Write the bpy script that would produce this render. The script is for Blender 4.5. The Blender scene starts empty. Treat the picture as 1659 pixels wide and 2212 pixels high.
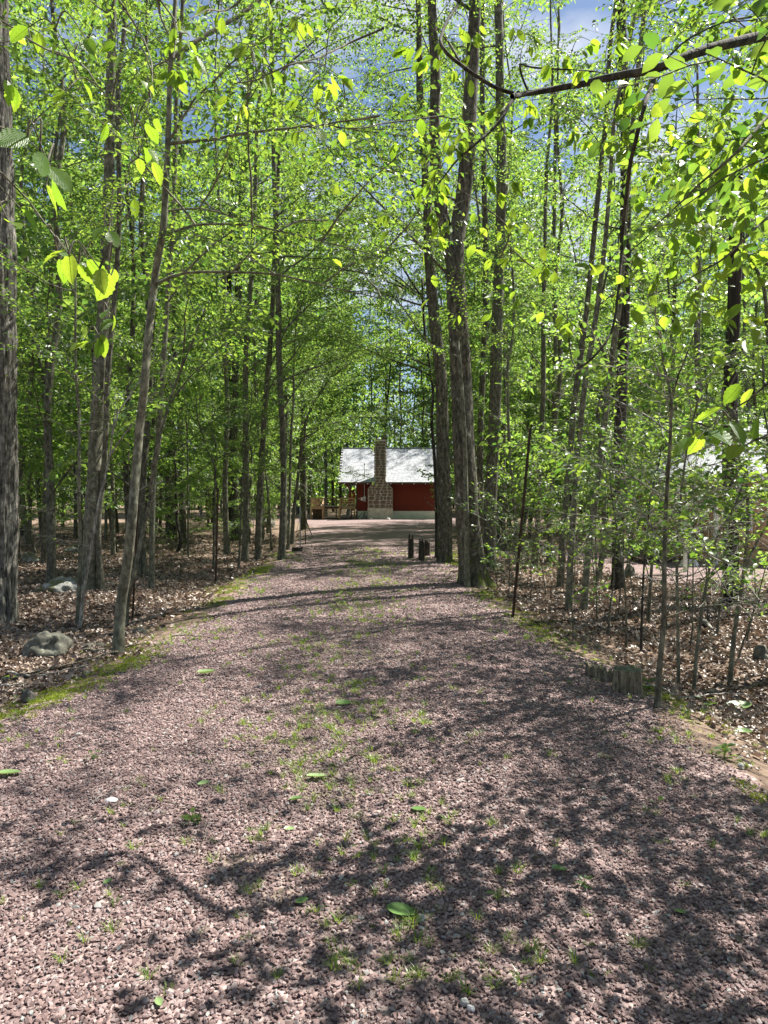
import bpy, bmesh, math, random
import numpy as np
from mathutils import Vector, Matrix, Euler, noise as mnoise

S = bpy.context.scene
COL = S.collection
PI = math.pi
rng = np.random.default_rng(7)
random.seed(7)

# ------------------------------------------------------------------ camera
F_ = 1536.0            # focal length in units of a 1659 x 2212 picture
PITCH = math.atan(31.0 / 1536.0)
CAM = Vector((0, 0, 1.6))
cd = bpy.data.cameras.new('camera'); cam = bpy.data.objects.new('camera', cd); COL.objects.link(cam)
cd.sensor_fit = 'VERTICAL'; cd.sensor_height = 36.0; cd.lens = 25.0
cd.clip_start = 0.05; cd.clip_end = 2000
cam.location = CAM; cam.rotation_euler = (PI / 2 - PITCH, 0, 0)
S.camera = cam

# ------------------------------------------------------------------ sky, sun, exposure
SUN = Vector((0.80, 0.52, 0)).normalized() * math.cos(math.radians(57)) + Vector((0, 0, math.sin(math.radians(57))))
w = bpy.data.worlds.new('World'); S.world = w; w.use_nodes = True
nt = w.node_tree; nt.nodes.clear()
out = nt.nodes.new('ShaderNodeOutputWorld'); bg = nt.nodes.new('ShaderNodeBackground')
sky = nt.nodes.new('ShaderNodeTexSky'); sky.sky_type = 'NISHITA'; sky.sun_disc = False
sky.sun_elevation = math.radians(57); sky.sun_rotation = math.atan2(SUN.x, SUN.y)
sky.air_density = 1.0; sky.dust_density = 0.6; sky.ozone_density = 2.0
tc = nt.nodes.new('ShaderNodeTexCoord'); mp = nt.nodes.new('ShaderNodeMapping'); mp.inputs['Scale'].default_value = (1, 1, 2.2)
cn = nt.nodes.new('ShaderNodeTexNoise'); cn.inputs['Scale'].default_value = 2.3; cn.inputs['Detail'].default_value = 7; cn.inputs['Roughness'].default_value = 0.55
cr = nt.nodes.new('ShaderNodeValToRGB'); cr.color_ramp.elements[0].position = 0.52; cr.color_ramp.elements[1].position = 0.68
mx = nt.nodes.new('ShaderNodeMix'); mx.data_type = 'RGBA'; mx.inputs['B'].default_value = (7.0, 7.3, 7.9, 1)
nt.links.new(tc.outputs['Generated'], mp.inputs[0]); nt.links.new(mp.outputs[0], cn.inputs['Vector'])
nt.links.new(cn.outputs[0], cr.inputs[0]); nt.links.new(cr.outputs[0], mx.inputs['Factor'])
nt.links.new(sky.outputs[0], mx.inputs['A']); nt.links.new(mx.outputs['Result'], bg.inputs[0])
bg.inputs[1].default_value = 0.05; nt.links.new(bg.outputs[0], out.inputs[0])
sd = bpy.data.lights.new('sun', 'SUN'); sd.energy = 5.0; sd.angle = math.radians(0.53); sd.color = (1.0, 0.96, 0.88)
so = bpy.data.objects.new('sun', sd); COL.objects.link(so); so.rotation_euler = SUN.to_track_quat('Z', 'Y').to_euler(); so.location = (30, 20, 40)
S.view_settings.view_transform = 'Standard'; S.view_settings.look = 'None'; S.view_settings.gamma = 1.0
S.view_settings.use_curve_mapping = False
S.view_settings.exposure = 1.52
S.render.engine = 'CYCLES'
S.cycles.max_bounces = 9; S.cycles.diffuse_bounces = 5; S.cycles.transmission_bounces = 5; S.cycles.glossy_bounces = 2
S.cycles.use_denoising = True
S.cycles.caustics_reflective = False; S.cycles.caustics_refractive = False

# ------------------------------------------------------------------ materials
def new_mat(name):
    m = bpy.data.materials.new(name); m.use_nodes = True
    n = m.node_tree; n.nodes.clear()
    o = n.nodes.new('ShaderNodeOutputMaterial'); b = n.nodes.new('ShaderNodeBsdfPrincipled')
    n.links.new(b.outputs[0], o.inputs[0])
    b.inputs['Specular IOR Level'].default_value = 0.3
    return m, n, b, o

def ramp(n, stops):
    r = n.nodes.new('ShaderNodeValToRGB'); e = r.color_ramp.elements
    while len(e) < len(stops): e.new(0.5)
    for k, (p, c) in enumerate(stops):
        e[k].position = p; e[k].color = (c[0], c[1], c[2], 1)
    return r

def tex(n, kind='Noise', scale=5, detail=4, rough=0.6, sc=(1, 1, 1), coord='Object'):
    t = n.nodes.new('ShaderNodeTexCoord'); m = n.nodes.new('ShaderNodeMapping'); m.inputs['Scale'].default_value = sc
    x = n.nodes.new('ShaderNodeTex' + kind); x.inputs['Scale'].default_value = scale
    if kind == 'Noise':
        x.inputs['Detail'].default_value = detail; x.inputs['Roughness'].default_value = rough
    n.links.new(t.outputs[coord], m.inputs[0]); n.links.new(m.outputs[0], x.inputs['Vector'])
    return x

def bump(n, b, src, strength=0.5, dist=0.02):
    bp = n.nodes.new('ShaderNodeBump'); bp.inputs['Strength'].default_value = strength; bp.inputs['Distance'].default_value = dist
    n.links.new(src, bp.inputs['Height']); n.links.new(bp.outputs[0], b.inputs['Normal']); return bp

def mixc(n, f, a, b_):
    m = n.nodes.new('ShaderNodeMix'); m.data_type = 'RGBA'
    for s, v in (('Factor', f), ('A', a), ('B', b_)):
        if isinstance(v, (tuple, list)): m.inputs[s].default_value = (*v[:3], 1)
        elif isinstance(v, (int, float)): m.inputs[s].default_value = v
        else: n.links.new(v, m.inputs[s])
    return m.outputs['Result']

def bark_mat(name, dark, light, lichen=(0.42, 0.44, 0.38), lich=0.62, vs=0.12, scale=28, bs=0.9, dist=0.02, moss=0.0):
    m, n, b, o = new_mat(name)
    a = tex(n, 'Noise', scale, 5, 0.65, (1, 1, vs)); r = ramp(n, [(0.35, dark), (0.65, light)]); n.links.new(a.outputs[0], r.inputs[0])
    l = tex(n, 'Noise', 5.5, 5, 0.7, (1, 1, 0.6)); lr = ramp(n, [(lich, (0, 0, 0)), (lich + 0.07, (0.8, 0.8, 0.8))]); n.links.new(l.outputs[0], lr.inputs[0])
    c = mixc(n, lr.outputs[0], r.outputs[0], lichen)
    sp_ = tex(n, 'Noise', 19, 4, 0.75, (1, 1, .55)); spr = ramp(n, [(0.42, (0.35, 0.35, 0.33)), (0.60, (1.25, 1.25, 1.2))]); n.links.new(sp_.outputs[0], spr.inputs[0])
    if lich < 0.9:
        ml = n.nodes.new('ShaderNodeMix'); ml.data_type = 'RGBA'; ml.blend_type = 'MULTIPLY'; ml.inputs['Factor'].default_value = 0.8; n.links.new(c, ml.inputs['A']); n.links.new(spr.outputs[0], ml.inputs['B']); c = ml.outputs['Result']
    if moss > 0:
        t = n.nodes.new('ShaderNodeTexCoord'); s = n.nodes.new('ShaderNodeSeparateXYZ'); n.links.new(t.outputs['Object'], s.inputs[0])
        k = tex(n, 'Noise', 4, 5, 0.7); ad = n.nodes.new('ShaderNodeMath'); ad.operation = 'MULTIPLY_ADD'
        ad.inputs[1].default_value = -0.10; n.links.new(s.outputs[2], ad.inputs[0]); n.links.new(k.outputs[0], ad.inputs[2])
        mr = ramp(n, [(0.62 - moss, (0, 0, 0)), (0.70 - moss, (1, 1, 1))]); n.links.new(ad.outputs[0], mr.inputs[0])
        c = mixc(n, mr.outputs[0], c, (0.085, 0.105, 0.02))
    n.links.new(c, b.inputs['Base Color']); b.inputs['Roughness'].default_value = 0.9
    bump(n, b, a.outputs[0], bs, dist); return m

M = {}
M['bark_grey'] = bark_mat('bark_grey', (0.075, 0.072, 0.052), (0.20, 0.19, 0.145), lichen=(0.30, 0.32, 0.24), vs=0.25, scale=20)
M['bark_smooth'] = bark_mat('bark_smooth', (0.12, 0.118, 0.085), (0.215, 0.21, 0.155), lichen=(0.30, 0.32, 0.25), vs=0.5, scale=14, bs=0.35, dist=0.008, lich=0.60)
M['bark_rough'] = bark_mat('bark_rough', (0.04, 0.036, 0.03), (0.36, 0.34, 0.30), vs=0.08, scale=34, bs=1.0, dist=0.04, lich=0.7)
M['bark_moss'] = bark_mat('bark_moss', (0.05, 0.046, 0.034), (0.18, 0.165, 0.125), vs=0.28, scale=17, bs=0.9, dist=0.03, lich=0.62, moss=0.12)
M['bark_dark'] = bark_mat('bark_dark', (0.02, 0.018, 0.016), (0.09, 0.08, 0.065), vs=0.1, lich=0.75)
M['bark_pole'] = bark_mat('bark_pole', (0.012, 0.010, 0.009), (0.06, 0.048, 0.038), vs=0.04, scale=40, lich=0.9)
M['twig_pale'] = bark_mat('twig_pale', (0.20, 0.185, 0.16), (0.42, 0.40, 0.36), scale=20)
M['old_wood'] = bark_mat('old_wood', (0.07, 0.055, 0.04), (0.30, 0.26, 0.19), vs=0.08, scale=40, lich=0.66, lichen=(0.40, 0.42, 0.30))
M['old_post'] = bark_mat('old_post', (0.022, 0.018, 0.015), (0.10, 0.085, 0.065), vs=0.08, scale=40, lich=0.72)

def leaf_mat(name, c1, c2, t1, t2, veins=False, tr=0.55, instance=False):
    m = bpy.data.materials.new(name); m.use_nodes = True; n = m.node_tree; n.nodes.clear()
    o = n.nodes.new('ShaderNodeOutputMaterial')
    if instance:
        a = n.nodes.new('ShaderNodeObjectInfo'); fac = a.outputs['Random']
    else:
        a = n.nodes.new('ShaderNodeAttribute'); a.attribute_name = 'rnd'; fac = a.outputs['Fac']
    col = mixc(n, fac, c1, c2); tc_ = mixc(n, fac, t1, t2)
    b = n.nodes.new('ShaderNodeBsdfPrincipled'); b.inputs['Roughness'].default_value = 0.38; b.inputs['Specular IOR Level'].default_value = 0.5
    tl = n.nodes.new('ShaderNodeBsdfTranslucent'); ms = n.nodes.new('ShaderNodeMixShader'); ms.inputs[0].default_value = tr
    if veins:
        uv = n.nodes.new('ShaderNodeUVMap'); s = n.nodes.new('ShaderNodeSeparateXYZ'); n.links.new(uv.outputs[0], s.inputs[0])
        ab = n.nodes.new('ShaderNodeMath'); ab.operation = 'ABSOLUTE'
        sub = n.nodes.new('ShaderNodeMath'); sub.operation = 'SUBTRACT'; sub.inputs[1].default_value = 0.5
        n.links.new(s.outputs[0], sub.inputs[0]); n.links.new(sub.outputs[0], ab.inputs[0])
        k = n.nodes.new('ShaderNodeMath'); k.operation = 'MULTIPLY_ADD'; k.inputs[1].default_value = -0.75; n.links.new(ab.outputs[0], k.inputs[0]); n.links.new(s.outputs[1], k.inputs[2])
        k2 = n.nodes.new('ShaderNodeMath'); k2.operation = 'MULTIPLY'; k2.inputs[1].default_value = 88; n.links.new(k.outputs[0], k2.inputs[0])
        sn = n.nodes.new('ShaderNodeMath'); sn.operation = 'SINE'; n.links.new(k2.outputs[0], sn.inputs[0])
        vr = ramp(n, [(0.80, (0, 0, 0)), (1.0, (1, 1, 1))]); n.links.new(sn.outputs[0], vr.inputs[0])
        mid = ramp(n, [(0.012, (1, 1, 1)), (0.03, (0, 0, 0))]); n.links.new(ab.outputs[0], mid.inputs[0])
        v = mixc(n, mid.outputs[0], vr.outputs[0], (1, 1, 1))
        vm = n.nodes.new('ShaderNodeMath'); vm.operation = 'MULTIPLY'; vm.inputs[1].default_value = 0.45; n.links.new(v, vm.inputs[0])
        bl = tex(n, 'Noise', 14, 4, 0.6); br = ramp(n, [(0.3, (0.75, 0.75, 0.75)), (0.7, (1.1, 1.1, 1.0))]); n.links.new(bl.outputs[0], br.inputs[0])
        mm = n.nodes.new('ShaderNodeMix'); mm.data_type = 'RGBA'; mm.blend_type = 'MULTIPLY'; mm.inputs['Factor'].default_value = 1
        n.links.new(tc_, mm.inputs['A']); n.links.new(br.outputs[0], mm.inputs['B']); tc_ = mm.outputs['Result']
        tc_ = mixc(n, vm.outputs[0], tc_, (0.12, 0.20, 0.02))
        bp = n.nodes.new('ShaderNodeBump'); bp.inputs['Strength'].default_value = 0.5; bp.inputs['Distance'].default_value = 0.003
        n.links.new(sn.outputs[0], bp.inputs['Height']); n.links.new(bp.outputs[0], b.inputs['Normal'])
    n.links.new(col, b.inputs['Base Color']); n.links.new(tc_, tl.inputs[0])
    n.links.new(b.outputs[0], ms.inputs[1]); n.links.new(tl.outputs[0], ms.inputs[2]); n.links.new(ms.outputs[0], o.inputs[0])
    return m
M['leaf'] = leaf_mat('leaf', (0.035, 0.085, 0.025), (0.10, 0.17, 0.045), (0.11, 0.26, 0.03), (0.42, 0.59, 0.06), tr=0.48)
M['leaf_near'] = leaf_mat('leaf_near', (0.06, 0.15, 0.03), (0.11, 0.21, 0.035), (0.30, 0.52, 0.03), (0.52, 0.68, 0.05), veins=True, tr=0.55)
M['leaf_far'] = leaf_mat('leaf_far', (0.035, 0.08, 0.028), (0.10, 0.17, 0.055), (0.15, 0.32, 0.05), (0.43, 0.60, 0.09), tr=0.5)
M['fallen_green'] = leaf_mat('fallen_green', (0.10, 0.19, 0.05), (0.22, 0.31, 0.13), (0.20, 0.32, 0.05), (0.3, 0.42, 0.1), tr=0.2, instance=True)
M['litter'] = leaf_mat('litter', (0.065, 0.042, 0.032), (0.40, 0.31, 0.245), (0.12, 0.07, 0.04), (0.30, 0.2, 0.13), tr=0.15, instance=True)
M['grass'] = leaf_mat('grass', (0.09, 0.16, 0.03), (0.19, 0.27, 0.06), (0.3, 0.42, 0.05), (0.45, 0.58, 0.08), tr=0.4, instance=True)
M['moss'] = leaf_mat('moss', (0.17, 0.22, 0.02), (0.30, 0.36, 0.04), (0.25, 0.34, 0.03), (0.4, 0.45, 0.05), tr=0.25, instance=True)

def stone_mat(name, stops, instance=False, sc=9, bs=0.3):
    m, n, b, o = new_mat(name)
    a = tex(n, 'Noise', sc, 5, 0.65)
    if instance:
        oi = n.nodes.new('ShaderNodeObjectInfo'); r = ramp(n, stops); n.links.new(oi.outputs['Random'], r.inputs[0])
        g = ramp(n, [(0.3, (0.75, 0.75, 0.75)), (0.7, (1.15, 1.15, 1.15))]); n.links.new(a.outputs[0], g.inputs[0])
        mm = n.nodes.new('ShaderNodeMix'); mm.data_type = 'RGBA'; mm.blend_type = 'MULTIPLY'; mm.inputs['Factor'].default_value = 1
        n.links.new(r.outputs[0], mm.inputs['A']); n.links.new(g.outputs[0], mm.inputs['B']); c = mm.outputs['Result']
    else:
        r = ramp(n, stops); n.links.new(a.outputs[0], r.inputs[0]); c = r.outputs[0]
    n.links.new(c, b.inputs['Base Color']); b.inputs['Roughness'].default_value = 0.85
    bump(n, b, a.outputs[0], bs, 0.02); return m
M['gravel'] = stone_mat('gravel', [(0.0, (0.155, 0.10, 0.093)), (0.35, (0.215, 0.148, 0.138)), (0.7, (0.285, 0.205, 0.192)), (0.95, (0.34, 0.27, 0.26)), (0.985, (0.30, 0.31, 0.30)), (1.0, (0.45, 0.42, 0.39))], True, 60, 0.4)
M['rock'] = stone_mat('rock', [(0.34, (0.05, 0.048, 0.038)), (0.46, (0.11, 0.107, 0.085)), (0.58, (0.16, 0.155, 0.12)), (0.62, (0.27, 0.28, 0.21))], False, 9, 1.0)
M['rock_moss'] = stone_mat('rock_moss', [(0.34, (0.09, 0.11, 0.025)), (0.44, (0.13, 0.13, 0.06)), (0.52, (0.22, 0.215, 0.195)), (0.66, (0.45, 0.45, 0.40))], False, 4, 0.8)
M['rock_dark'] = stone_mat('rock_dark', [(0.35, (0.06, 0.055, 0.05)), (0.65, (0.14, 0.13, 0.12))], False, 8, 0.6)
M['rock_white'] = stone_mat('rock_white', [(0.35, (0.45, 0.43, 0.42)), (0.65, (0.72, 0.70, 0.69))], False, 6, 0.4)
M['pebble'] = stone_mat('pebble', [(0.35, (0.25, 0.25, 0.23)), (0.65, (0.42, 0.41, 0.38))], False, 30, 0.4)
M['masonry'] = stone_mat('masonry', [(0.30, (0.07, 0.056, 0.044)), (0.5, (0.12, 0.098, 0.076)), (0.7, (0.18, 0.15, 0.115))], False, 2.2, 0.4)
M['mortar'] = stone_mat('mortar', [(0.35, (0.34, 0.315, 0.27)), (0.65, (0.46, 0.43, 0.37))], False, 8, 0.4)
M['concrete'] = stone_mat('concrete', [(0.30, (0.30, 0.29, 0.24)), (0.5, (0.50, 0.48, 0.42)), (0.7, (0.62, 0.60, 0.54))], False, 3, 0.3)
M['foundation'] = stone_mat('foundation', [(0.30, (0.48, 0.54, 0.47)), (0.7, (0.64, 0.69, 0.62))], False, 1.5, 0.2)
M['shingle'] = stone_mat('shingle', [(0.35, (0.27, 0.28, 0.30)), (0.65, (0.40, 0.41, 0.43))], False, 3.5, 0.2)
M['red_board'] = bark_mat('red_board', (0.115, 0.024, 0.015), (0.175, 0.036, 0.022), vs=0.05, scale=12, bs=0.2, dist=0.004, lich=0.95)
M['deck_wood'] = bark_mat('deck_wood', (0.34, 0.22, 0.12), (0.50, 0.36, 0.22), vs=0.5, scale=9, bs=0.2, dist=0.004, lich=0.95)
M['deck_grey'] = bark_mat('deck_grey', (0.34, 0.30, 0.24), (0.48, 0.43, 0.36), vs=0.5, scale=9, bs=0.2, dist=0.004, lich=0.95)
M['brown_trim'] = bark_mat('brown_trim', (0.05, 0.032, 0.022), (0.10, 0.065, 0.045), scale=12, bs=0.2, dist=0.004, lich=0.95)
M['tan_wall'] = bark_mat('tan_wall', (0.42, 0.25, 0.13), (0.50, 0.31, 0.17), vs=0.05, scale=8, bs=0.2, dist=0.004, lich=0.95)
M['white_paint'] = bark_mat('white_paint', (0.66, 0.66, 0.63), (0.78, 0.78, 0.75), scale=5, bs=0.1, dist=0.004, lich=0.95)
M['rust'] = bark_mat('rust', (0.045, 0.03, 0.022), (0.10, 0.065, 0.045), vs=0.4, scale=30, bs=0.3, dist=0.003, lich=0.95)
M['galv'] = bark_mat('galv', (0.32, 0.33, 0.34), (0.45, 0.46, 0.47), vs=0.4, scale=10, bs=0.1, dist=0.003, lich=0.95)
m_, n_, b_, o_ = new_mat('black_rubber'); b_.inputs['Base Color'].default_value = (0.02, 0.02, 0.02, 1); M['black'] = m_
m_, n_, b_, o_ = new_mat('window_glass'); b_.inputs['Base Color'].default_value = (0.03, 0.035, 0.04, 1); b_.inputs['Roughness'].default_value = 0.08; M['glass'] = m_
m_, n_, b_, o_ = new_mat('red_plastic'); b_.inputs['Base Color'].default_value = (0.45, 0.02, 0.02, 1); M['red_plastic'] = m_

def ground_mat():
    m, n, b, o = new_mat('forest_soil')
    a = tex(n, 'Noise', 9, 8, 0.75); v = tex(n, 'Voronoi', 16)
    r = ramp(n, [(0.30, (0.035, 0.024, 0.018)), (0.48, (0.13, 0.085, 0.06)), (0.60, (0.24, 0.17, 0.12)), (0.72, (0.36, 0.27, 0.21))]); n.links.new(a.outputs[0], r.inputs[0])
    vc = n.nodes.new('ShaderNodeSeparateColor'); n.links.new(v.outputs['Color'], vc.inputs[0])
    c = mixc(n, 0.5, r.outputs[0], mixc(n, vc.outputs[0], (0.06, 0.035, 0.025), (0.38, 0.28, 0.21)))
    at = n.nodes.new('ShaderNodeAttribute'); at.attribute_name = 'moss'
    k = tex(n, 'Noise', 3.2, 6, 0.7); ad = n.nodes.new('ShaderNodeMath'); ad.operation = 'ADD'
    n.links.new(k.outputs[0], ad.inputs[0]); n.links.new(at.outputs['Fac'], ad.inputs[1])
    mr = ramp(n, [(0.79, (0, 0, 0)), (0.87, (0.9, 0.9, 0.9))]); n.links.new(ad.outputs[0], mr.inputs[0])
    g = tex(n, 'Noise', 40, 4, 0.7); gr = ramp(n, [(0.3, (0.15, 0.18, 0.02)), (0.7, (0.32, 0.36, 0.05))]); n.links.new(g.outputs[0], gr.inputs[0])
    c = mixc(n, mr.outputs[0], c, gr.outputs[0])
    n.links.new(c, b.inputs['Base Color']); b.inputs['Roughness'].default_value = 0.95
    bump(n, b, a.outputs[0], 1.0, 0.05); return m
M['soil'] = ground_mat()

def drive_mat():
    m, n, b, o = new_mat('red_gravel_bed')
    v = tex(n, 'Voronoi', 42); v.inputs['Randomness'].default_value = 1
    vc = n.nodes.new('ShaderNodeSeparateColor'); n.links.new(v.outputs['Color'], vc.inputs[0])
    r = ramp(n, [(0.0, (0.09, 0.06, 0.06)), (0.5, (0.235, 0.162, 0.152)), (1.0, (0.37, 0.285, 0.265))]); n.links.new(vc.outputs[0], r.inputs[0])
    a = tex(n, 'Noise', 0.9, 6, 0.7); at = n.nodes.new('ShaderNodeAttribute'); at.attribute_name = 'moss'
    ad = n.nodes.new('ShaderNodeMath'); ad.operation = 'ADD'; n.links.new(a.outputs[0], ad.inputs[0]); n.links.new(at.outputs['Fac'], ad.inputs[1])
    mr = ramp(n, [(0.66, (0, 0, 0)), (0.90, (0.75, 0.75, 0.75))]); n.links.new(ad.outputs[0], mr.inputs[0])
    c = mixc(n, mr.outputs[0], r.outputs[0], (0.15, 0.17, 0.05))
    n.links.new(c, b.inputs['Base Color']); b.inputs['Roughness'].default_value = 0.95
    bump(n, b, v.outputs['Distance'], 1.0, 0.02).invert = True
    return m
M['drive'] = drive_mat()

# ------------------------------------------------------------------ helpers
def tag(o, label=None, cat=None, group=None, kind=None):
    if label: o['label'] = label
    if cat: o['category'] = cat
    if group: o['group'] = group
    if kind: o['kind'] = kind
    return o

def empty(name, loc, label, cat, group=None):
    o = bpy.data.objects.new(name, None); COL.objects.link(o); o.location = loc; o.empty_display_size = 0.2
    return tag(o, label, cat, group)

def link(name, me, mats, parent=None, loc=None):
    for m in (mats if isinstance(mats, (list, tuple)) else [mats]):
        if m and m.name not in [x.name for x in me.materials if x]: me.materials.append(m)
    o = bpy.data.objects.new(name, me); COL.objects.link(o)
    if parent: o.parent = parent
    if loc is not None: o.location = loc
    return o

class Geo:
    """collects vertices and polygons in numpy, with a per vertex random value and uv"""
    def __init__(s): s.V = []; s.P = []; s.M = []; s.R = []; s.U = []; s.n = 0
    def add(s, V, F, mat=0, rnd=None, uv=None):
        V = np.asarray(V, float); F = np.asarray(F, int)
        s.V.append(V); s.P.append(F + s.n); s.M.append(np.full(len(F), mat)); s.n += len(V)
        s.R.append(np.zeros(len(V)) if rnd is None else np.asarray(rnd, float))
        s.U.append(np.zeros((len(V), 2)) if uv is None else np.asarray(uv, float))
    def tube(s, path, rad, seg=6, mat=0, cap=False, jag=None):
        path = np.asarray(path, float); n = len(path); rad = np.broadcast_to(np.asarray(rad, float), (n,))
        T = np.gradient(path, axis=0); T /= np.linalg.norm(T, axis=1)[:, None] + 1e-9
        ref = np.array([0, 0, 1.0]) if abs(T[0, 2]) < 0.8 else np.array([1.0, 0, 0])
        A = np.cross(T, ref); A /= np.linalg.norm(A, axis=1)[:, None] + 1e-9; B = np.cross(T, A)
        th = np.arange(seg) / seg * 2 * PI
        R = rad[:, None] * (1 if jag is None else jag(path, th))
        R = np.broadcast_to(R, (n, seg)) if np.ndim(R) > 1 else np.repeat(rad[:, None], seg, 1)
        V = path[:, None, :] + R[..., None] * (np.cos(th)[None, :, None] * A[:, None, :] + np.sin(th)[None, :, None] * B[:, None, :])
        i = np.arange(n - 1)[:, None] * seg + np.arange(seg)[None, :]; j = np.arange(n - 1)[:, None] * seg + (np.arange(seg)[None, :] + 1) % seg
        F = np.stack([i, j, j + seg, i + seg], -1).reshape(-1, 4)
        s.add(V.reshape(-1, 3), F, mat)
        if cap:
            k = (n - 1) * seg; base = s.n - n * seg
            c = path[-1] ; s.add([c], np.zeros((0, 4), int), mat)
            ci = s.n - 1
            s.P.append(np.array([[base + k + q, base + k + (q + 1) % seg, ci] for q in range(seg)])); s.M.append(np.full(seg, mat))
    def box(s, c, d, mat=0, rot=None):
        c = np.asarray(c, float); h = np.asarray(d, float) / 2
        V = np.array([[x, y, z] for x in (-1, 1) for y in (-1, 1) for z in (-1, 1)], float) * h
        if rot is not None: V = V @ np.array(Euler(rot).to_matrix()).T
        s.add(V + c, [[0, 1, 3, 2], [4, 6, 7, 5], [0, 4, 5, 1], [2, 3, 7, 6], [0, 2, 6, 4], [1, 5, 7, 3]], mat)
    def merge(s, g, R=None, t=(0, 0, 0), sc=1.0):
        for V, U, rr in zip(g.V, g.U, g.R): pass
        V = np.concatenate(g.V); V = V * sc
        if R is not None: V = V @ R.T
        off = s.n
        s.V.append(V + np.asarray(t)); s.R.append(np.concatenate(g.R)); s.U.append(np.concatenate(g.U)); s.n += len(V)
        for P, m in zip(g.P, g.M): s.P.append(P + off); s.M.append(m)
    def pack(s):
        """joins everything of the same polygon size so merging stays fast"""
        g = Geo(); g.V = [np.concatenate(s.V)]; g.R = [np.concatenate(s.R)]; g.U = [np.concatenate(s.U)]; g.n = s.n
        for k in (3, 4):
            P = [p for p in s.P if p.shape[1] == k and len(p)]; Mm = [m for p, m in zip(s.P, s.M) if p.shape[1] == k and len(p)]
            if P: g.P.append(np.concatenate(P)); g.M.append(np.concatenate(Mm))
        return g
    def mesh(s, name, smooth=True):
        g = s.pack(); me = bpy.data.meshes.new(name); V = g.V[0]
        me.vertices.add(len(V)); me.vertices.foreach_set('co', V.ravel())
        loops = np.concatenate([p.ravel() for p in g.P]); cnt = np.concatenate([np.full(len(p), p.shape[1]) for p in g.P])
        me.loops.add(len(loops)); me.loops.foreach_set('vertex_index', loops.astype(np.int32))
        st = np.concatenate([[0], np.cumsum(cnt)[:-1]])
        me.polygons.add(len(cnt)); me.polygons.foreach_set('loop_start', st.astype(np.int32)); me.polygons.foreach_set('loop_total', cnt.astype(np.int32))
        me.polygons.foreach_set('material_index', np.concatenate(g.M).astype(np.int32))
        me.polygons.foreach_set('use_smooth', np.full(len(cnt), smooth))
        a = me.attributes.new('rnd', 'FLOAT', 'POINT'); a.data.foreach_set('value', g.R[0])
        uv = me.uv_layers.new(name='UVMap'); uv.data.foreach_set('uv', g.U[0][loops].ravel())
        me.update(); me.validate(); return me

def box_obj(name, c, d, mat, parent=None, rot=None, bev=0.0):
    g = Geo(); g.box((0, 0, 0), d); me = g.mesh(name, False)
    o = link(name, me, mat, parent, c)
    if rot: o.rotation_euler = rot
    if bev:
        md = o.modifiers.new('bevel', 'BEVEL'); md.width = bev; md.segments = 2
    return o

# ------------------------------------------------------------------ ground shape
def wob(x, y):
    return (np.sin(x * 0.9 + 1.3 * np.sin(y * 0.45)) * np.cos(y * 0.8 + 0.7 * np.sin(x * 0.6)) * 0.5 + np.sin(x * 2.3 + y * 1.7 + 2 * np.sin(y * .9)) * 0.25
            + np.sin(x * 5.1 - y * 3.7) * np.sin(y * 4.3 + x) * 0.12)
LY = [-20, 0, 4, 7, 12, 19, 30, 38, 44, 50, 60, 80]; LX = [-3.3, -3.2, -2.85, -2.35, -2.45, -2.7, -3.3, -3.8, -4.6, -6.2, -6.4, -6.4]
RY = [-20, 0, 4, 6, 8, 13, 20, 26, 34, 45, 60, 80]; RX = [2.4, 2.3, 2.0, 2.05, 1.85, 1.45, 1.8, 2.2, 3.2, 5.5, 6.5, 6.5]
def edges(y): return np.interp(y, LY, LX), np.interp(y, RY, RX)
def outside(x, y):
    l, r = edges(y); return np.maximum(l - x, x - r)       # < 0 on the driveway
def zh(x, y):
    x = np.asarray(x, float); y = np.asarray(y, float)
    d = outside(x, y); k = np.clip(d / 1.3, 0, 1); k = k * k * (3 - 2 * k)
    drop = 0.24 + 0.05 * np.sin(y * 0.4)
    z = -k * drop * np.clip((50 - y) / 12, 0.25, 1) + k * wob(x * 0.7, y * 0.7) * 0.10
    l, r = edges(y); c = (x - (l + r) / 2) / ((r - l) / 2)
    z = z + (1 - k) * (0.05 * (1 - np.clip(np.abs(c), 0, 1) ** 2) - 0.05) * 1.0 + (1 - k) * 0.012 * wob(x * 1.5, y * 1.2)
    return z
def ray(u, v):
    x = (u - 829.5) / F_; zz = -(v - 1106) / F_
    return Vector((x, math.cos(PITCH) + zz * math.sin(PITCH), -math.sin(PITCH) + zz * math.cos(PITCH)))
def at(u, v, Y):
    d = ray(u, v); return CAM + d * (Y / d.y)
def hit(u, v):
    d = ray(u, v); t = 1.0
    while t < 90:
        p = CAM + d * t
        if p.z < float(zh(p.x, p.y)): break
        t += 0.02 + t * 0.002
    return CAM + d * t
def gz(x, y): return float(zh(x, y))

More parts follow.
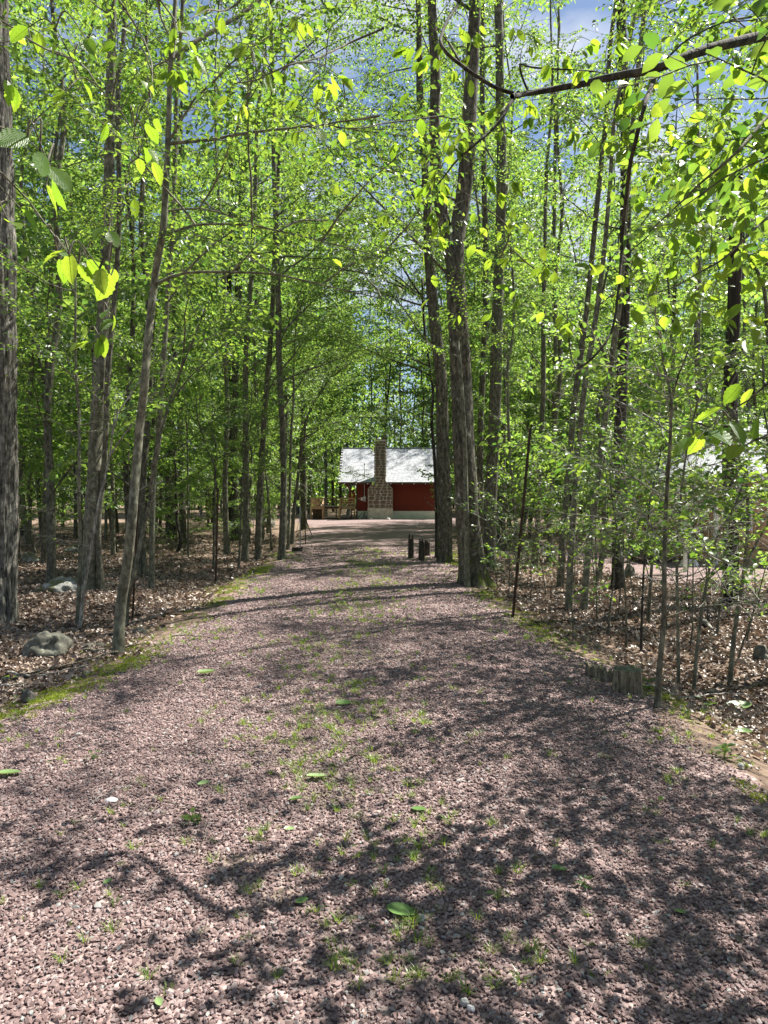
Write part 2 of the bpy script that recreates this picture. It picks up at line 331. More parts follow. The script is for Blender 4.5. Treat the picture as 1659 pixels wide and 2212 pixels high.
# ---- ground sheet
xs = np.unique(np.concatenate([np.linspace(-400, -30, 12), np.linspace(-30, -8, 40), np.linspace(-8, 8, 110), np.linspace(8, 30, 40), np.linspace(30, 400, 12)]))
ys = np.unique(np.concatenate([np.linspace(-60, 0, 8), np.linspace(0, 20, 130), np.linspace(20, 60, 90), np.linspace(60, 600, 20)]))
X, Y = np.meshgrid(xs, ys, indexing='ij'); D = outside(X, Y)
Z = zh(X, Y) - np.where(D < 0.0, np.clip(-D * 0.4, 0, 0.06), 0) - np.where(D < -0.05, 0.02, 0)
def grid_mesh(name, X, Y, Z, attr, mask=None):
    n, m = X.shape; me = bpy.data.meshes.new(name)
    i = (np.arange(n - 1)[:, None] * m + np.arange(m - 1)[None, :]); F = np.stack([i, i + m, i + m + 1, i + 1], -1)
    F = F.reshape(-1, 4) if mask is None else F[mask]
    g = Geo(); g.add(np.stack([X, Y, Z], -1).reshape(-1, 3), F); me = g.mesh(name, True)
    a = me.attributes.new('moss', 'FLOAT', 'POINT'); a.data.foreach_set('value', attr.ravel()); return me
mossy = (0.24 + 0.30 * (X < 0) * np.clip((6.6 - Y) / 1.5, 0, 1)) * np.exp(-((D - 0.25) / 0.55) ** 2) * np.clip(1.25 - Y / 60, 0, 1) + np.where((np.abs(X + 8) < 4) & (np.abs(Y - 25) < 6), 0.2, 0)
o = link('forest_floor', grid_mesh('forest_floor', X, Y, Z, mossy), M['soil']); tag(o, kind='structure')

# ---- driveway sheet
tt = np.linspace(0, 1, 49); ys2 = np.unique(np.concatenate([np.linspace(-8, 1, 12), np.linspace(1, 20, 150), np.linspace(20, 58, 110)]))
l, r = edges(ys2); wl = 0.14 * np.sin(ys2 * 2.1) + 0.09 * np.sin(ys2 * 5.3 + 1) + 0.05 * np.sin(ys2 * 13); wr = 0.14 * np.sin(ys2 * 1.8 + 2) + 0.09 * np.sin(ys2 * 4.7) + 0.05 * np.sin(ys2 * 11)
l = l + wl - 0.1; r = r + wr + 0.1
X2 = l[:, None] + (r - l)[:, None] * tt[None, :]; Y2 = np.repeat(ys2[:, None], 49, 1); Z2 = zh(X2, Y2) + 0.006
c2 = (X2 + 0.35) / 0.75
moss2 = 0.24 * np.exp(-c2 ** 2) * np.clip(Y2 / 3, 0.5, 1) * np.clip(1.4 - Y2 / 40, 0.2, 1) + 0.16 * np.exp(-((outside(X2, Y2) + 0.0) / 0.28) ** 2) - 0.04
o = link('driveway', grid_mesh('driveway', X2, Y2, Z2, moss2), M['drive']); tag(o, kind='structure')

# ---- side driveway by the tan house (right)
xs3 = np.linspace(5.6, 16, 30); ys3 = np.linspace(15.2, 24, 30); X3, Y3 = np.meshgrid(xs3, ys3, indexing='ij')
X3 = X3 + 0.5 * np.sin(Y3 * 1.3) * (X3 < 7); Y3 = Y3 + 0.3 * np.sin(X3 * 1.7)
o = link('side_driveway', grid_mesh('side_driveway', X3, Y3, zh(X3, Y3) + 0.03, np.zeros_like(X3) - 0.1), M['drive']); tag(o, kind='structure')

# ------------------------------------------------------------------ scattering (stuff)
def scatter(name, P, rot, scl, protos, collname):
    c = bpy.data.collections.new(collname)
    for p in protos: c.objects.link(p)
    me = bpy.data.meshes.new(name); n = len(P); me.vertices.add(n); me.vertices.foreach_set('co', np.asarray(P, float).ravel())
    a = me.attributes.new('rot', 'FLOAT_VECTOR', 'POINT'); a.data.foreach_set('vector', np.asarray(rot, float).ravel())
    a = me.attributes.new('scl', 'FLOAT_VECTOR', 'POINT'); a.data.foreach_set('vector', np.asarray(scl, float).ravel())
    a = me.attributes.new('pick', 'INT', 'POINT'); a.data.foreach_set('value', rng.integers(0, len(protos), n).astype(np.int32))
    o = bpy.data.objects.new(name, me); COL.objects.link(o)
    ng = bpy.data.node_groups.new(name + '_nodes', 'GeometryNodeTree')
    ng.interface.new_socket('Geometry', in_out='INPUT', socket_type='NodeSocketGeometry'); ng.interface.new_socket('Geometry', in_out='OUTPUT', socket_type='NodeSocketGeometry')
    N = ng.nodes; gi = N.new('NodeGroupInput'); go = N.new('NodeGroupOutput'); ip = N.new('GeometryNodeInstanceOnPoints'); ci = N.new('GeometryNodeCollectionInfo')
    ci.inputs[0].default_value = c; ci.inputs['Separate Children'].default_value = True; ci.inputs['Reset Children'].default_value = True
    ip.inputs['Pick Instance'].default_value = True
    def na(nm, ty):
        q = N.new('GeometryNodeInputNamedAttribute'); q.data_type = ty; q.inputs['Name'].default_value = nm
        return [x for x in q.outputs if x.enabled and x.name == 'Attribute'][0]
    e2r = N.new('FunctionNodeEulerToRotation')
    L = ng.links; L.new(gi.outputs[0], ip.inputs['Points']); L.new(ci.outputs[0], ip.inputs['Instance'])
    L.new(na('rot', 'FLOAT_VECTOR'), e2r.inputs[0]); L.new(e2r.outputs[0], ip.inputs['Rotation']); L.new(na('scl', 'FLOAT_VECTOR'), ip.inputs['Scale'])
    L.new(na('pick', 'INT'), ip.inputs['Instance Index']); L.new(ip.outputs[0], go.inputs[0])
    md = o.modifiers.new('scatter', 'NODES'); md.node_group = ng
    tag(o, kind='stuff'); return o

def proto(name, me, mat):
    me.materials.append(mat); return bpy.data.objects.new(name, me)

# stones
sp = []
for k in range(10):
    bm = bmesh.new(); rr = random.Random(k)
    for q in range(13):
        v = Vector((rr.gauss(0, 1), rr.gauss(0, 1), rr.gauss(0, 1))).normalized() * rr.uniform(.8, 1.1)
        bm.verts.new((v.x * rr.uniform(.5, .62), v.y * .45, v.z * .3))
    bmesh.ops.convex_hull(bm, input=bm.verts[:])
    bmesh.ops.delete(bm, geom=[v for v in bm.verts if not v.link_faces], context='VERTS')
    me = bpy.data.meshes.new('gravel_stone'); bm.to_mesh(me); bm.free(); sp.append(proto('gravel_stone', me, M['gravel']))
def pts_in(y0, y1, dens, margin=0.6, xl=None, xr=None):
    W = max(0.54 * y1 + 1.3, 2)
    xa, xb = (-W if xl is None else xl), (W if xr is None else xr)
    n = int((xb - xa) * (y1 - y0) * dens); P = np.stack([rng.uniform(xa, xb, n), rng.uniform(y0, y1, n)], 1)
    P = P[np.abs(P[:, 0]) < 0.54 * P[:, 1] + 1.3]; return P
PP = []; SS = []
for (y0, y1, dens, s0, s1) in ((1.4, 3.2, 7000, .010, .024), (3.2, 5.5, 5600, .010, .025), (5.5, 9, 2700, .013, .029), (9, 15, 800, .018, .036), (15, 24, 170, .025, .04)):
    P = pts_in(y0, y1, dens, xl=-3.6, xr=3.2); d = outside(P[:, 0], P[:, 1]) + 0.12 * wob(P[:, 0] * 4, P[:, 1] * 4)
    keep = rng.uniform(0, 1, len(P)) < np.clip(0.5 - d / 0.35, 0, 1); keep |= (rng.uniform(0, 1, len(P)) < 0.02)
    P = P[keep]; PP.append(P); SS.append(s0 + (s1 - s0) * rng.uniform(0, 1, len(P)) ** 1.7)
P = np.concatenate(PP); s = np.concatenate(SS); big = rng.uniform(0, 1, len(P)) < 0.006; s[big] *= rng.uniform(1.3, 1.9, big.sum())
z = zh(P[:, 0], P[:, 1]) + 0.006 + s * 0.08 + rng.uniform(0, 0.006, len(P))
rot = np.stack([rng.normal(0, .45, len(P)), rng.normal(0, .45, len(P)), rng.uniform(0, 6.28, len(P))], 1)
scatter('gravel', np.column_stack([P, z]), rot, np.repeat(s[:, None], 3, 1) * rng.uniform(.8, 1.25, (len(P), 3)), sp, 'gravel_protos')

# dry leaves
def dryleaf(k):
    rr = random.Random(40 + k); g = Geo(); n = 5; wd = rr.uniform(.2, .36); curl = rr.uniform(-.5, .9); lob = rr.random() < .4
    V = []; 
    for i in range(n + 1):
        t = i / n; hw = wd * math.sin(PI * min(1, t * .95 + .05)) ** .8 * (1 + (.35 if (lob and i % 2) else 0) * (1 if i else 0))
        zc = curl * (t - .5) ** 2 * .6; e = rr.uniform(-.02, .18)
        V += [(-hw, t - .5, zc + e + hw * rr.uniform(-.2, .5)), (0, t - .5, zc), (hw, t - .5, zc + e + hw * rr.uniform(-.2, .5))]
    F = []
    for i in range(n):
        a = i * 3; F += [[a, a + 1, a + 4, a + 3], [a + 1, a + 2, a + 5, a + 4]]
    g.add(V, F); return g.mesh('dry_leaf', False)
lp = [proto('dry_leaf', dryleaf(k), M['litter']) for k in range(8)]
PP = []
for (y0, y1, dens) in ((2.0, 7, 1000), (7, 13, 560), (13, 22, 190), (22, 34, 50)):
    P = pts_in(y0, y1, dens); d = outside(P[:, 0], P[:, 1]) + 0.25 * wob(P[:, 0] * 2, P[:, 1] * 2)
    keep = rng.uniform(0, 1, len(P)) < np.clip((d - 0.25) / 0.7, 0.0, 1) * np.clip(0.75 + 0.5 * wob(P[:, 0] * 1.1, P[:, 1] * 1.3), .3, 1); PP.append(P[keep & ~((P[:, 0] > 6) & (P[:, 1] > 15.5))])
P = np.concatenate(PP); n = len(P); s = rng.uniform(.030, .078, n) * (1 + P[:, 1] / 30)
z = zh(P[:, 0], P[:, 1]) + rng.uniform(0.004, 0.035, n)
rot = np.stack([rng.normal(0, .45, n), rng.normal(0, .45, n), rng.uniform(0, 6.28, n)], 1)
scatter('leaf_litter', np.column_stack([P, z]), rot, np.repeat(s[:, None], 3, 1), lp, 'leaf_protos')

# grass tufts
def tuft(k):
    rr = random.Random(k); g = Geo()
    for q in range(16):
        a = rr.uniform(0, 6.28); ln = rr.uniform(.5, 1.0); le = rr.uniform(.3, 1.0); r0 = rr.uniform(0, .22)
        dx, dy = math.cos(a), math.sin(a); px, py = -dy * .028, dx * .028
        p = [(dx * r0, dy * r0, 0), (dx * (r0 + le * .25), dy * (r0 + le * .25), ln * .55), (dx * (r0 + le * .7), dy * (r0 + le * .7), ln * .8)]
        g.add([(p[0][0] - px, p[0][1] - py, 0), (p[0][0] + px, p[0][1] + py, 0), (p[1][0] + px * .8, p[1][1] + py * .8, p[1][2]), (p[1][0] - px * .8, p[1][1] - py * .8, p[1][2])], [[0, 1, 2, 3]])
        g.add([(p[1][0] - px * .8, p[1][1] - py * .8, p[1][2]), (p[1][0] + px * .8, p[1][1] + py * .8, p[1][2]), p[2]], [[0, 1, 2]])
    return g.mesh('grass_tuft', False)
gp = [proto('grass_tuft', tuft(k), M['grass']) for k in range(5)]
P = []
for _ in range(3200):
    y = 2.3 + 20 * rng.uniform() ** 2.0; side = rng.uniform()
    l_, r_ = edges(y)
    x = (rng.normal(-0.35, .5) if side < .55 else (l_ + rng.normal(-.05, .35) if side < .78 else r_ + rng.normal(.05, .35)))
    if (wob(x * 1.9 + 3, y * 1.4) > -0.02 or rng.uniform() < .25) and rng.uniform() < (y - 1.6) / 2.6:
        for q in range(rng.integers(1, 3)): P.append((x + rng.normal(0, .05), y + rng.normal(0, .05)))
P = np.array(P); n = len(P); s = rng.uniform(.018, .055, n) * (1 + P[:, 1] / 30)
scatter('grass', np.column_stack([P, zh(P[:, 0], P[:, 1]) + .004]), np.stack([np.zeros(n), np.zeros(n), rng.uniform(0, 6.28, n)], 1), np.stack([s * 1.3, s * 1.3, s], 1), gp, 'grass_protos')

# moss cushions on the shoulders
def cushion(k):
    rr = random.Random(k); g = Geo()
    for q in range(30):
        a = rr.uniform(0, 6.28); r0 = math.sqrt(rr.random()) * .5; b2 = rr.uniform(0, 6.28); h = (1 - r0 * 1.5) * .3 + .08
        cx, cy = math.cos(a) * r0, math.sin(a) * r0; dx, dy = math.cos(b2) * .06, math.sin(b2) * .06
        g.add([(cx - dx, cy - dy, 0), (cx + dx, cy + dy, 0), (cx + dy, cy - dx, h)], [[0, 1, 2]])
    return g.mesh('moss_cushion', False)
mp_ = [proto('moss_cushion', cushion(k), M['moss']) for k in range(4)]
P = []
for _ in range(4500):
    y = 3 + 19 * rng.uniform() ** 1.4; l_, r_ = edges(y)
    x = l_ - abs(rng.normal(-.1, .45)) if rng.uniform() < .62 else r_ + abs(rng.normal(0, .4))
    if wob(x * 2.2, y * 1.8 + 2) > 0.08 - (0.35 if (x < 0 and y < 7) else 0): P.append((x, y))
P = np.array(P); n = len(P); s = rng.uniform(.03, .075, n) * (1 + P[:, 1] / 25)
scatter('moss', np.column_stack([P, zh(P[:, 0], P[:, 1]) + .006]), np.stack([np.zeros(n), np.zeros(n), rng.uniform(0, 6.28, n)], 1), np.stack([s, s, s * .8], 1), mp_, 'moss_protos')

# ------------------------------------------------------------------ leaves and boughs
def norm(a): return a / (np.linalg.norm(a, axis=-1, keepdims=True) + 1e-9)
def add_leaves(g, P, Dr, Nn, ln, mat=1, lod=0, wr=.27):
    P = np.asarray(P, float); Dr = norm(np.asarray(Dr, float)); Nn = np.asarray(Nn, float)
    Sd = norm(np.cross(Dr, Nn)); Nn = np.cross(Sd, Dr); n = len(P); ln = np.asarray(ln)[:, None]
    if lod == 0:
        V = np.stack([P, P + Dr * ln * .45 + Sd * ln * wr + Nn * ln * .08, P + Dr * ln - Nn * ln * .08, P + Dr * ln * .45 - Sd * ln * wr + Nn * ln * .08], 1)
        F = np.array([[0, 1, 2], [0, 2, 3]]); uv = [[.5, 0], [1, .5], [.5, 1], [0, .5]]; k = 4
    else:
        prof = [(0, 0.0, 0), (.22, .21, 0), (.5, .29, .01), (.78, .19, -.03), (1, 0, -.12)]
        L = [P]; uv = [[.5, 0]]
        for (t, wd, dz) in prof[1:4]:
            for sg in (1, 0, -1):
                L.append(P + Dr * ln * t + Sd * ln * wd * sg + Nn * ln * (dz + (.07 if sg else 0))); uv.append([.5 + .5 * sg * wd / .29, t])
        L.append(P + Dr * ln - Nn * ln * .12); uv.append([.5, 1]); V = np.stack(L, 1)
        F = np.array([[0, 1, 2], [0, 2, 3], [1, 4, 5], [1, 5, 2], [2, 5, 6], [2, 6, 3], [4, 7, 8], [4, 8, 5], [5, 8, 9], [5, 9, 6], [7, 10, 8], [8, 10, 9]]); k = 11
    FF = (np.arange(n)[:, None, None] * k + F[None]).reshape(-1, 3)
    g.add(V.reshape(-1, 3), FF, mat, np.repeat(rng.uniform(0, 1, n), k), np.tile(np.array(uv), (n, 1)))

def curve(p, d, ln, n, bend, jit, r):
    pts = [np.array(p, float)]; d = np.array(d, float); d /= np.linalg.norm(d)
    for i in range(n):
        d = d + np.array([0, 0, bend]) / n + r.normal(0, jit, 3); d /= np.linalg.norm(d); pts.append(pts[-1] + d * ln / n)
    return np.array(pts)

def bough(seed, L=2.3, ntw=13, leafy=1.0, lod=0, size=(.075, .115), mat_w=0, mat_l=1, seg=4):
    r = np.random.default_rng(seed); g = Geo(); main = curve((0, 0, 0), (1, 0, r.uniform(.0, .5)), L, 8, r.uniform(-.5, .15), .10, r)
    g.tube(main, np.linspace(.014 * L / 2, .003, 9), seg, mat_w)
    LP = []; LD = []
    def along(path, a0=.15, sp=.06):
        tot = np.linalg.norm(np.diff(path, axis=0), axis=1).sum(); k = max(int(tot * (1 - a0) / sp), 1)
        for i in range(k):
            if r.random() > leafy: continue
            t = (a0 + (1 - a0) * (i + 1) / k) * (len(path) - 1); q = min(int(t), len(path) - 2); f = t - q
            p = path[q] * (1 - f) + path[q + 1] * f; dd = path[q + 1] - path[q]; dd = dd / (np.linalg.norm(dd) + 1e-9)
            sd = np.cross(dd, (0, 0, 1)); sd /= np.linalg.norm(sd) + 1e-9
            v = dd * r.uniform(.3, .9) + sd * (1 if i % 2 else -1) * r.uniform(.5, 1.1) + np.array([0, 0, r.uniform(-.95, .05)])
            LP.append(p); LD.append(v)
    along(main, .45)
    for i in range(ntw):
        t = .15 + .83 * (i + r.uniform(0, .8)) / ntw; q = min(int(t * 8), 7); p = main[q] + (main[q + 1] - main[q]) * (t * 8 - q)
        d = main[q + 1] - main[q]; d /= np.linalg.norm(d); sd = np.cross(d, (0, 0, 1)); sg = 1 if i % 2 else -1
        dirv = d * r.uniform(.5, 1) + sd * sg * r.uniform(.6, 1.1) + np.array([0, 0, r.uniform(-.25, .35)])
        tl = r.uniform(.45, 1.0) * (1.15 - .6 * t) * L / 2.2
        tw = curve(p, dirv, tl, 4, r.uniform(-.4, .1), .10, r); g.tube(tw, np.linspace(.005, .0018, 5), 3, mat_w); along(tw)
        for j in range(2 if tl > .4 else 1):
            q2 = r.integers(1, 4); d2 = tw[q2 + 1] - tw[q2] if q2 < 4 else tw[q2] - tw[q2 - 1]; d2 = d2 / np.linalg.norm(d2)
            s2 = np.cross(d2, (0, 0, 1)) * (1 if j else -1)
            t2 = curve(tw[q2], d2 * .7 + s2 * .8 + np.array([0, 0, r.uniform(-.2, .2)]), tl * r.uniform(.35, .6), 2, -.2, .08, r); g.tube(t2, np.linspace(.003, .0015, 3), 3, mat_w); along(t2)
    if LP:
        n = len(LP); N = np.column_stack([r.normal(0, .45, n), r.normal(0, .45, n), np.ones(n)])
        add_leaves(g, LP, LD, N, r.uniform(size[0], size[1], n), mat_l, lod)
    return g.pack()

B_LEAF = [bough(100 + k) for k in range(12)]
B_NEAR = [bough(200 + k, L=1.5, ntw=10, lod=1, size=(.08, .14), leafy=.42) for k in range(8)]
B_THIN = [bough(300 + k, leafy=.35, ntw=9) for k in range(6)]
B_BARE = [bough(400 + k, L=1.7, leafy=.04, ntw=11) for k in range(6)]
B_FAR = [bough(500 + k, L=2.5, ntw=12, leafy=.8, size=(.12, .19), seg=3) for k in range(8)]

B_NEARL = [bough(700 + k, L=3.2, ntw=16, leafy=.8, lod=1, size=(.09, .14)) for k in range(5)]
B_LONG = [bough(600 + k, L=4.3, ntw=24, leafy=.85) for k in range(7)]

def catmull(P, k=5):
    P = np.asarray(P, float); Q = np.vstack([2 * P[0] - P[1], P, 2 * P[-1] - P[-2]]); out = []
    for i in range(1, len(Q) - 2):
        for j in range(k):
            t = j / k; a, b, c, d = Q[i - 1], Q[i], Q[i + 1], Q[i + 2]
            out.append(.5 * ((2 * b) + (-a + c) * t + (2 * a - 5 * b + 4 * c - d) * t * t + (-a + 3 * b - 3 * c + d) * t ** 3))
    out.append(P[-1]); return np.array(out)

def bough_at(g, pool, p, az, el, sc, r, roll=.3):
    R = np.array(Matrix.Rotation(az, 3, 'Z') @ Matrix.Rotation(-el, 3, 'Y') @ Matrix.Rotation(r.normal(0, roll), 3, 'X'))
    g.merge(pool[r.integers(len(pool))], R, p, sc)

def resample(path, step):
    seg = np.linalg.norm(np.diff(path, axis=0), axis=1); cs = np.concatenate([[0], np.cumsum(seg)]); n = max(int(cs[-1] / step), 6)
    t = np.linspace(0, cs[-1], n); return np.stack([np.interp(t, cs, path[:, i]) for i in range(3)], 1)

def trunk_geo(path, w, seg, rough, flare, seed, step):
    path = resample(path, step); h = path[:, 2] - path[0, 2]; L = np.linspace(0, 1, len(path))
    rad = np.interp(h, [q[0] for q in w], [q[1] for q in w])
    def jag(P, th):
        hh = (P[:, 2] - P[0, 2])[:, None]; T = th[None, :]
        fl = flare * np.exp(-np.clip(hh, 0, 9) / .22) * (1 + .45 * np.sin(T * 3 + seed) + .3 * np.sin(T * 5 + seed * 2))
        k = 1 + np.clip(fl, 0, 3)
        k = k + .035 * np.sin(T * 2 + hh * 1.3 + seed) + .03 * np.sin(T * 3 - hh * 2.1 + seed) + .02 * np.sin(hh * 5 + seed + T)
        if rough:
            for a, (f, hz) in enumerate(((9, 1.1), (14, -1.9), (21, 2.7), (31, -4.3))):
                k = k + rough * (.055 / (1 + a * .35)) * np.sin(T * f + hh * hz * 2 + 1.7 * np.sin(hh * (3 + a) + T * 2 + seed))
            k = k + rough * .03 * np.sin(hh * 23 + 5 * np.sin(T * 4 + seed)) * np.sin(T * 11)
        return k
    g = Geo(); g.tube(path, rad, seg, 0, True, jag); return g, path, rad

NAMED = []
def named_tree(label, base, pts, w0, w1, bark='bark_grey', top=None, boughs=14, h0=2.2, kind='leafy', blen=1.0, rough=0, flare=.45, name='tree', cat='tree', dy=0.0, group=None, forks=(), bare=3, cont=True, sink=.12, over=0, over_h=(4, 12)):
    """base and pts are where the trunk stands and runs as seen from the road; converted once into metres at the trunk's own distance"""
    hp = hit(*base); Yb = hp.y + dy; sd_ = hash((base[0] * 7 + base[1])) % 1000; r = np.random.default_rng(int(abs(base[0] * 13 + base[1] * 7)) + 5)
    B = np.array(at(base[0], base[1], Yb)); path = [B - [0, 0, sink]]
    for i, (u, v) in enumerate(pts): path.append(np.array(at(u, v, Yb + .06 * math.sin(i * 1.7 + sd_) * (i > 0))))
    path = np.array(path); ra = w0 / 2 * Yb / F_; rb = w1 / 2 * Yb / F_
    seg = 28 if ra > .12 and Yb < 16 else (14 if Yb < 20 else 9)
    if rough: seg = 72
    H = path[-1, 2] - path[0, 2]; ws = [(0, ra), (H, rb)]
    if cont and pts[-1][1] < 450:     # goes on above what the path lists
        d = path[-1] - path[-2]; d = d / np.linalg.norm(d); ext = max(2.0, (top or 15) - path[-1, 2]); d[2] = max(d[2], .8)
        for q in (0.35, .7, 1.0): path = np.vstack([path, path[-1] + d * ext * .34 + r.normal(0, .12, 3) * [1, 1, 0]])
        ws.append((path[-1, 2] - path[0, 2], .012))
    else: ws = [(0, ra), (H, max(rb, .004))]
    path = catmull(path, 5)
    e = empty(name, B, label, cat, group)
    g, P, rad = trunk_geo(path, ws, seg, rough, flare, sd_ % 7, .05 if rough else (.12 if Yb < 12 else .25))
    for fk in forks:                  # (list of pixels, w0, w1): stems leaving the trunk
        fp = np.array([at(u, v, Yb + .1 * math.sin(k + sd_)) for k, (u, v) in enumerate(fk[0])]); fp = resample(catmull(fp, 5), .15)
        g.tube(fp, np.linspace(fk[1], fk[2], len(fp)) / 2 * Yb / F_, 8, 0)
    g.V = [v - B for v in g.V]; to = link('trunk', g.mesh('trunk'), M[bark], e)
    c = Geo(); pool = {'leafy': B_LEAF, 'near': B_NEAR, 'thin': B_THIN}[kind]; Ht = P[-1, 2] - P[0, 2]
    boughs = int(boughs * .72 + .5) if kind == 'leafy' else boughs
    for i in range(boughs):
        hh = h0 + (Ht - h0) * (i + r.random()) / max(boughs, 1); q = np.argmin(abs(P[:, 2] - P[0, 2] - hh)); rel = hh / Ht
        az = i * 2.4 + r.uniform(-.5, .5); p = P[q]
        bough_at(c, pool, p - B, az, r.uniform(.15, .75), blen * r.uniform(.7, 1.2) * (1.15 - .5 * rel), r)
    for i in range(over):
        hh = min(over_h[0] + (over_h[1] - over_h[0]) * (i + r.random()) / over, Ht - .5); q = np.argmin(abs(P[:, 2] - P[0, 2] - hh)); az = (PI if B[0] > 0 else 0) + r.uniform(-1.0, 1.0)
        bough_at(c, B_LONG, P[q] - B, az, r.uniform(.15, .65), r.uniform(.75, 1.1), r)
    for fk in forks:
        fp = [at(u, v, Yb) for (u, v) in fk[0]]
        for k in range(1, len(fp)):
            bough_at(c, pool, np.array(fp[k]) - B, r.uniform(0, 6.28), r.uniform(0, .6), blen * r.uniform(.6, .9), r)
    for i in range(bare):
        hh = r.uniform(.8, min(Ht, 5)); q = np.argmin(abs(P[:, 2] - P[0, 2] - hh)); bough_at(c, B_BARE, P[q] - B, r.uniform(0, 6.28), r.uniform(-.1, .5), r.uniform(.35, .75), r)
    if c.n: link('crown', c.mesh('crown'), [M['twig_pale'] if kind == 'near' else M[bark], M['leaf_far' if Yb > 16 else 'leaf']], e)
    NAMED.append((B[0], B[1])); return e

T = named_tree
# ---- left of the driveway
T('thick oak with deeply furrowed bark cut by the left edge of the picture', (-6, 1345), [(-4, 1200), (-2, 1000), (-4, 600), (-12, 200), (-18, -200)], 74, 56, 'bark_rough', 17, 14, 6, rough=1.0, flare=.35, bare=4, blen=1.2)
T('thin curving tree just right of the thick oak at the left edge', (31, 1223), [(36, 1120), (45, 1011), (43, 1038 - 40), (58, 900), (69, 785), (74, 700), (60, 590), (49, 468), (46, 380)], 14, 7, 'bark_grey', 10, 12, 3)
T('medium tree with sooty bark standing behind the lichened white boulder', (96, 1219), [(98, 1100), (103, 1015), (104, 929), (96, 871), (103, 785), (109, 716), (112, 583), (118, 422), (126, 273), (169, 139), (198, 60)], 14, 7, 'bark_grey', 14, 16, 3.5, forks=[([(100, 850), (86, 780), (84, 698), (63, 600)], 8, 4)])
T('pale sapling left of the pair rising from one spot behind the large boulder', (167, 1353), [(172, 1242), (173, 1136), (170, 1080), (171, 988), (171, 900), (167, 842), (163, 762), (163, 618), (160, 560)], 9.5, 3.5, 'bark_smooth', 7, 9, 2.6, flare=.3, forks=[([(163, 640), (142, 590), (122, 545)], 4, 2)])
T('slim pale sapling leaning right out of the pair behind the large boulder', (171, 1358), [(182, 1270), (197, 1184), (213, 1085), (225, 1040), (236, 988), (245, 930), (256, 890)], 8, 3, 'twig_pale', 5, 4, 2.4, kind='thin', flare=.3)
T('stout smooth-barked maple bulging where its trunk meets a fused stem', (192, 1277), [(197, 1126), (204, 1011), (208, 920), (213, 854), (215, 785), (222, 698), (225, 612), (231, 497), (237, 350), (238, 200), (243, 0)], 32, 17, 'bark_smooth', 19, 16, 6, flare=.2)
T('slender grey tree hugging the right side of the stout smooth maple', (220, 1277), [(212, 1150), (222, 1034), (228, 958), (233, 814), (245, 670), (252, 583), (258, 446), (255, 198), (268, 74), (270, 0)], 13, 9, 'bark_grey', 16, 12, 5, flare=.4)
T('nearest tree on the left verge, its grey trunk leaning right then straightening', (255, 1416), [(257, 1370), (262, 1300), (275, 1219), (285, 1126), (294, 1011), (302, 920), (311, 842), (317, 762), (328, 658), (340, 566), (353, 490), (358, 400), (362, 322), (367, 174), (372, 74), (379, 0)], 24, 9, 'bark_smooth', 12, 12, 5.5, flare=.25, bare=1,
  forks=[([(340, 612), (397, 590), (500, 588), (595, 593), (694, 615), (823, 645)], 7, 2), ([(357, 511), (422, 486), (545, 488), (694, 521), (823, 555)], 6, 2), ([(362, 456), (430, 450), (496, 466), (600, 500)], 5, 1.5), ([(372, 90), (345, 30), (330, -60)], 5, 3)], over=4, over_h=(5, 10))
T('thin crooked tree twisting up behind the nearest left tree and leaning right', (271, 1351), [(276, 1300), (289, 1242), (303, 1173), (324, 1080), (330, 1011), (346, 940), (375, 842), (392, 796), (415, 739), (438, 681), (455, 641), (492, 612)], 10, 3, 'bark_grey', 8, 9, 3, flare=.3)
T('straight mid-size tree just right of the rusty post on the left', (327, 1270), [(329, 1126), (333, 1011), (341, 958), (349, 842), (357, 727), (363, 612), (369, 554), (375, 468), (377, 372), (382, 198), (392, 50)], 13, 8, 'bark_smooth', 16, 14, 5, flare=.2)
T('broad dark rough-barked trunk set back behind the grassy patch on the left', (369, 1160), [(368, 988), (364, 823), (366, 785), (364, 670), (370, 550), (375, 439), (380, 300)], 23, 13, 'bark_moss', 20, 18, 7)
T('narrower mossy trunk beside the broad dark one behind the grassy patch', (397, 1176), [(393, 1080), (390, 988), (387, 823), (377, 762), (378, 640), (382, 500), (388, 380)], 14, 9, 'bark_moss', 18, 14, 5)
T('hair-thin sapling in the leaf litter in front of the narrower mossy trunk', (407, 1203), [(406, 1100), (405, 988), (402, 900), (396, 823)], 4.5, 2.5, 'bark_grey', 5, 7, 2.2)
T('thin forked sapling beside the dark upright post in the left litter', (461, 1228), [(463, 1120), (465, 1021), (461, 998), (446, 970), (436, 935), (427, 906), (424, 860)], 5.5, 2.5, 'bark_grey', 5, 7, 2, forks=[([(461, 998), (480, 984), (500, 978), (520, 960)], 3, 1.5)])
T('blackish left stem of the twin oaks standing close together mid-left', (490, 1168), [(491, 1050), (490, 930), (491, 842), (494, 720), (495, 600), (498, 450), (500, 300)], 14, 9, 'bark_dark', 19, 14, 6)
T('thicker furrowed right stem of the twin oaks standing close together mid-left', (507, 1167), [(506, 1050), (504, 930), (506, 842), (509, 720), (514, 645), (521, 446), (533, 273), (538, 100)], 19, 12, 'bark_moss', 20, 16, 6)
T('wiry sapling in front of the twin oaks mid-left', (515, 1229), [(519, 1150), (523, 1054), (529, 970), (540, 900), (545, 830)], 4.5, 2, 'bark_grey', 5, 6, 2)
T('straight tree between the twin oaks and the tapered road-edge trunk', (529, 1211), [(531, 1100), (532, 988), (531, 900), (530, 823), (533, 727), (542, 612), (546, 521), (552, 400), (556, 250)], 14, 8, 'bark_smooth', 16, 14, 5, over=4, over_h=(5, 13))
T('road-edge tree with tapered base and a stick propped against it', (557, 1209), [(560, 1094), (567, 973), (572, 880), (580, 794), (588, 670), (592, 560), (598, 440)], 15, 9, 'bark_grey', 15, 14, 4.5, over=6, over_h=(4, 13))
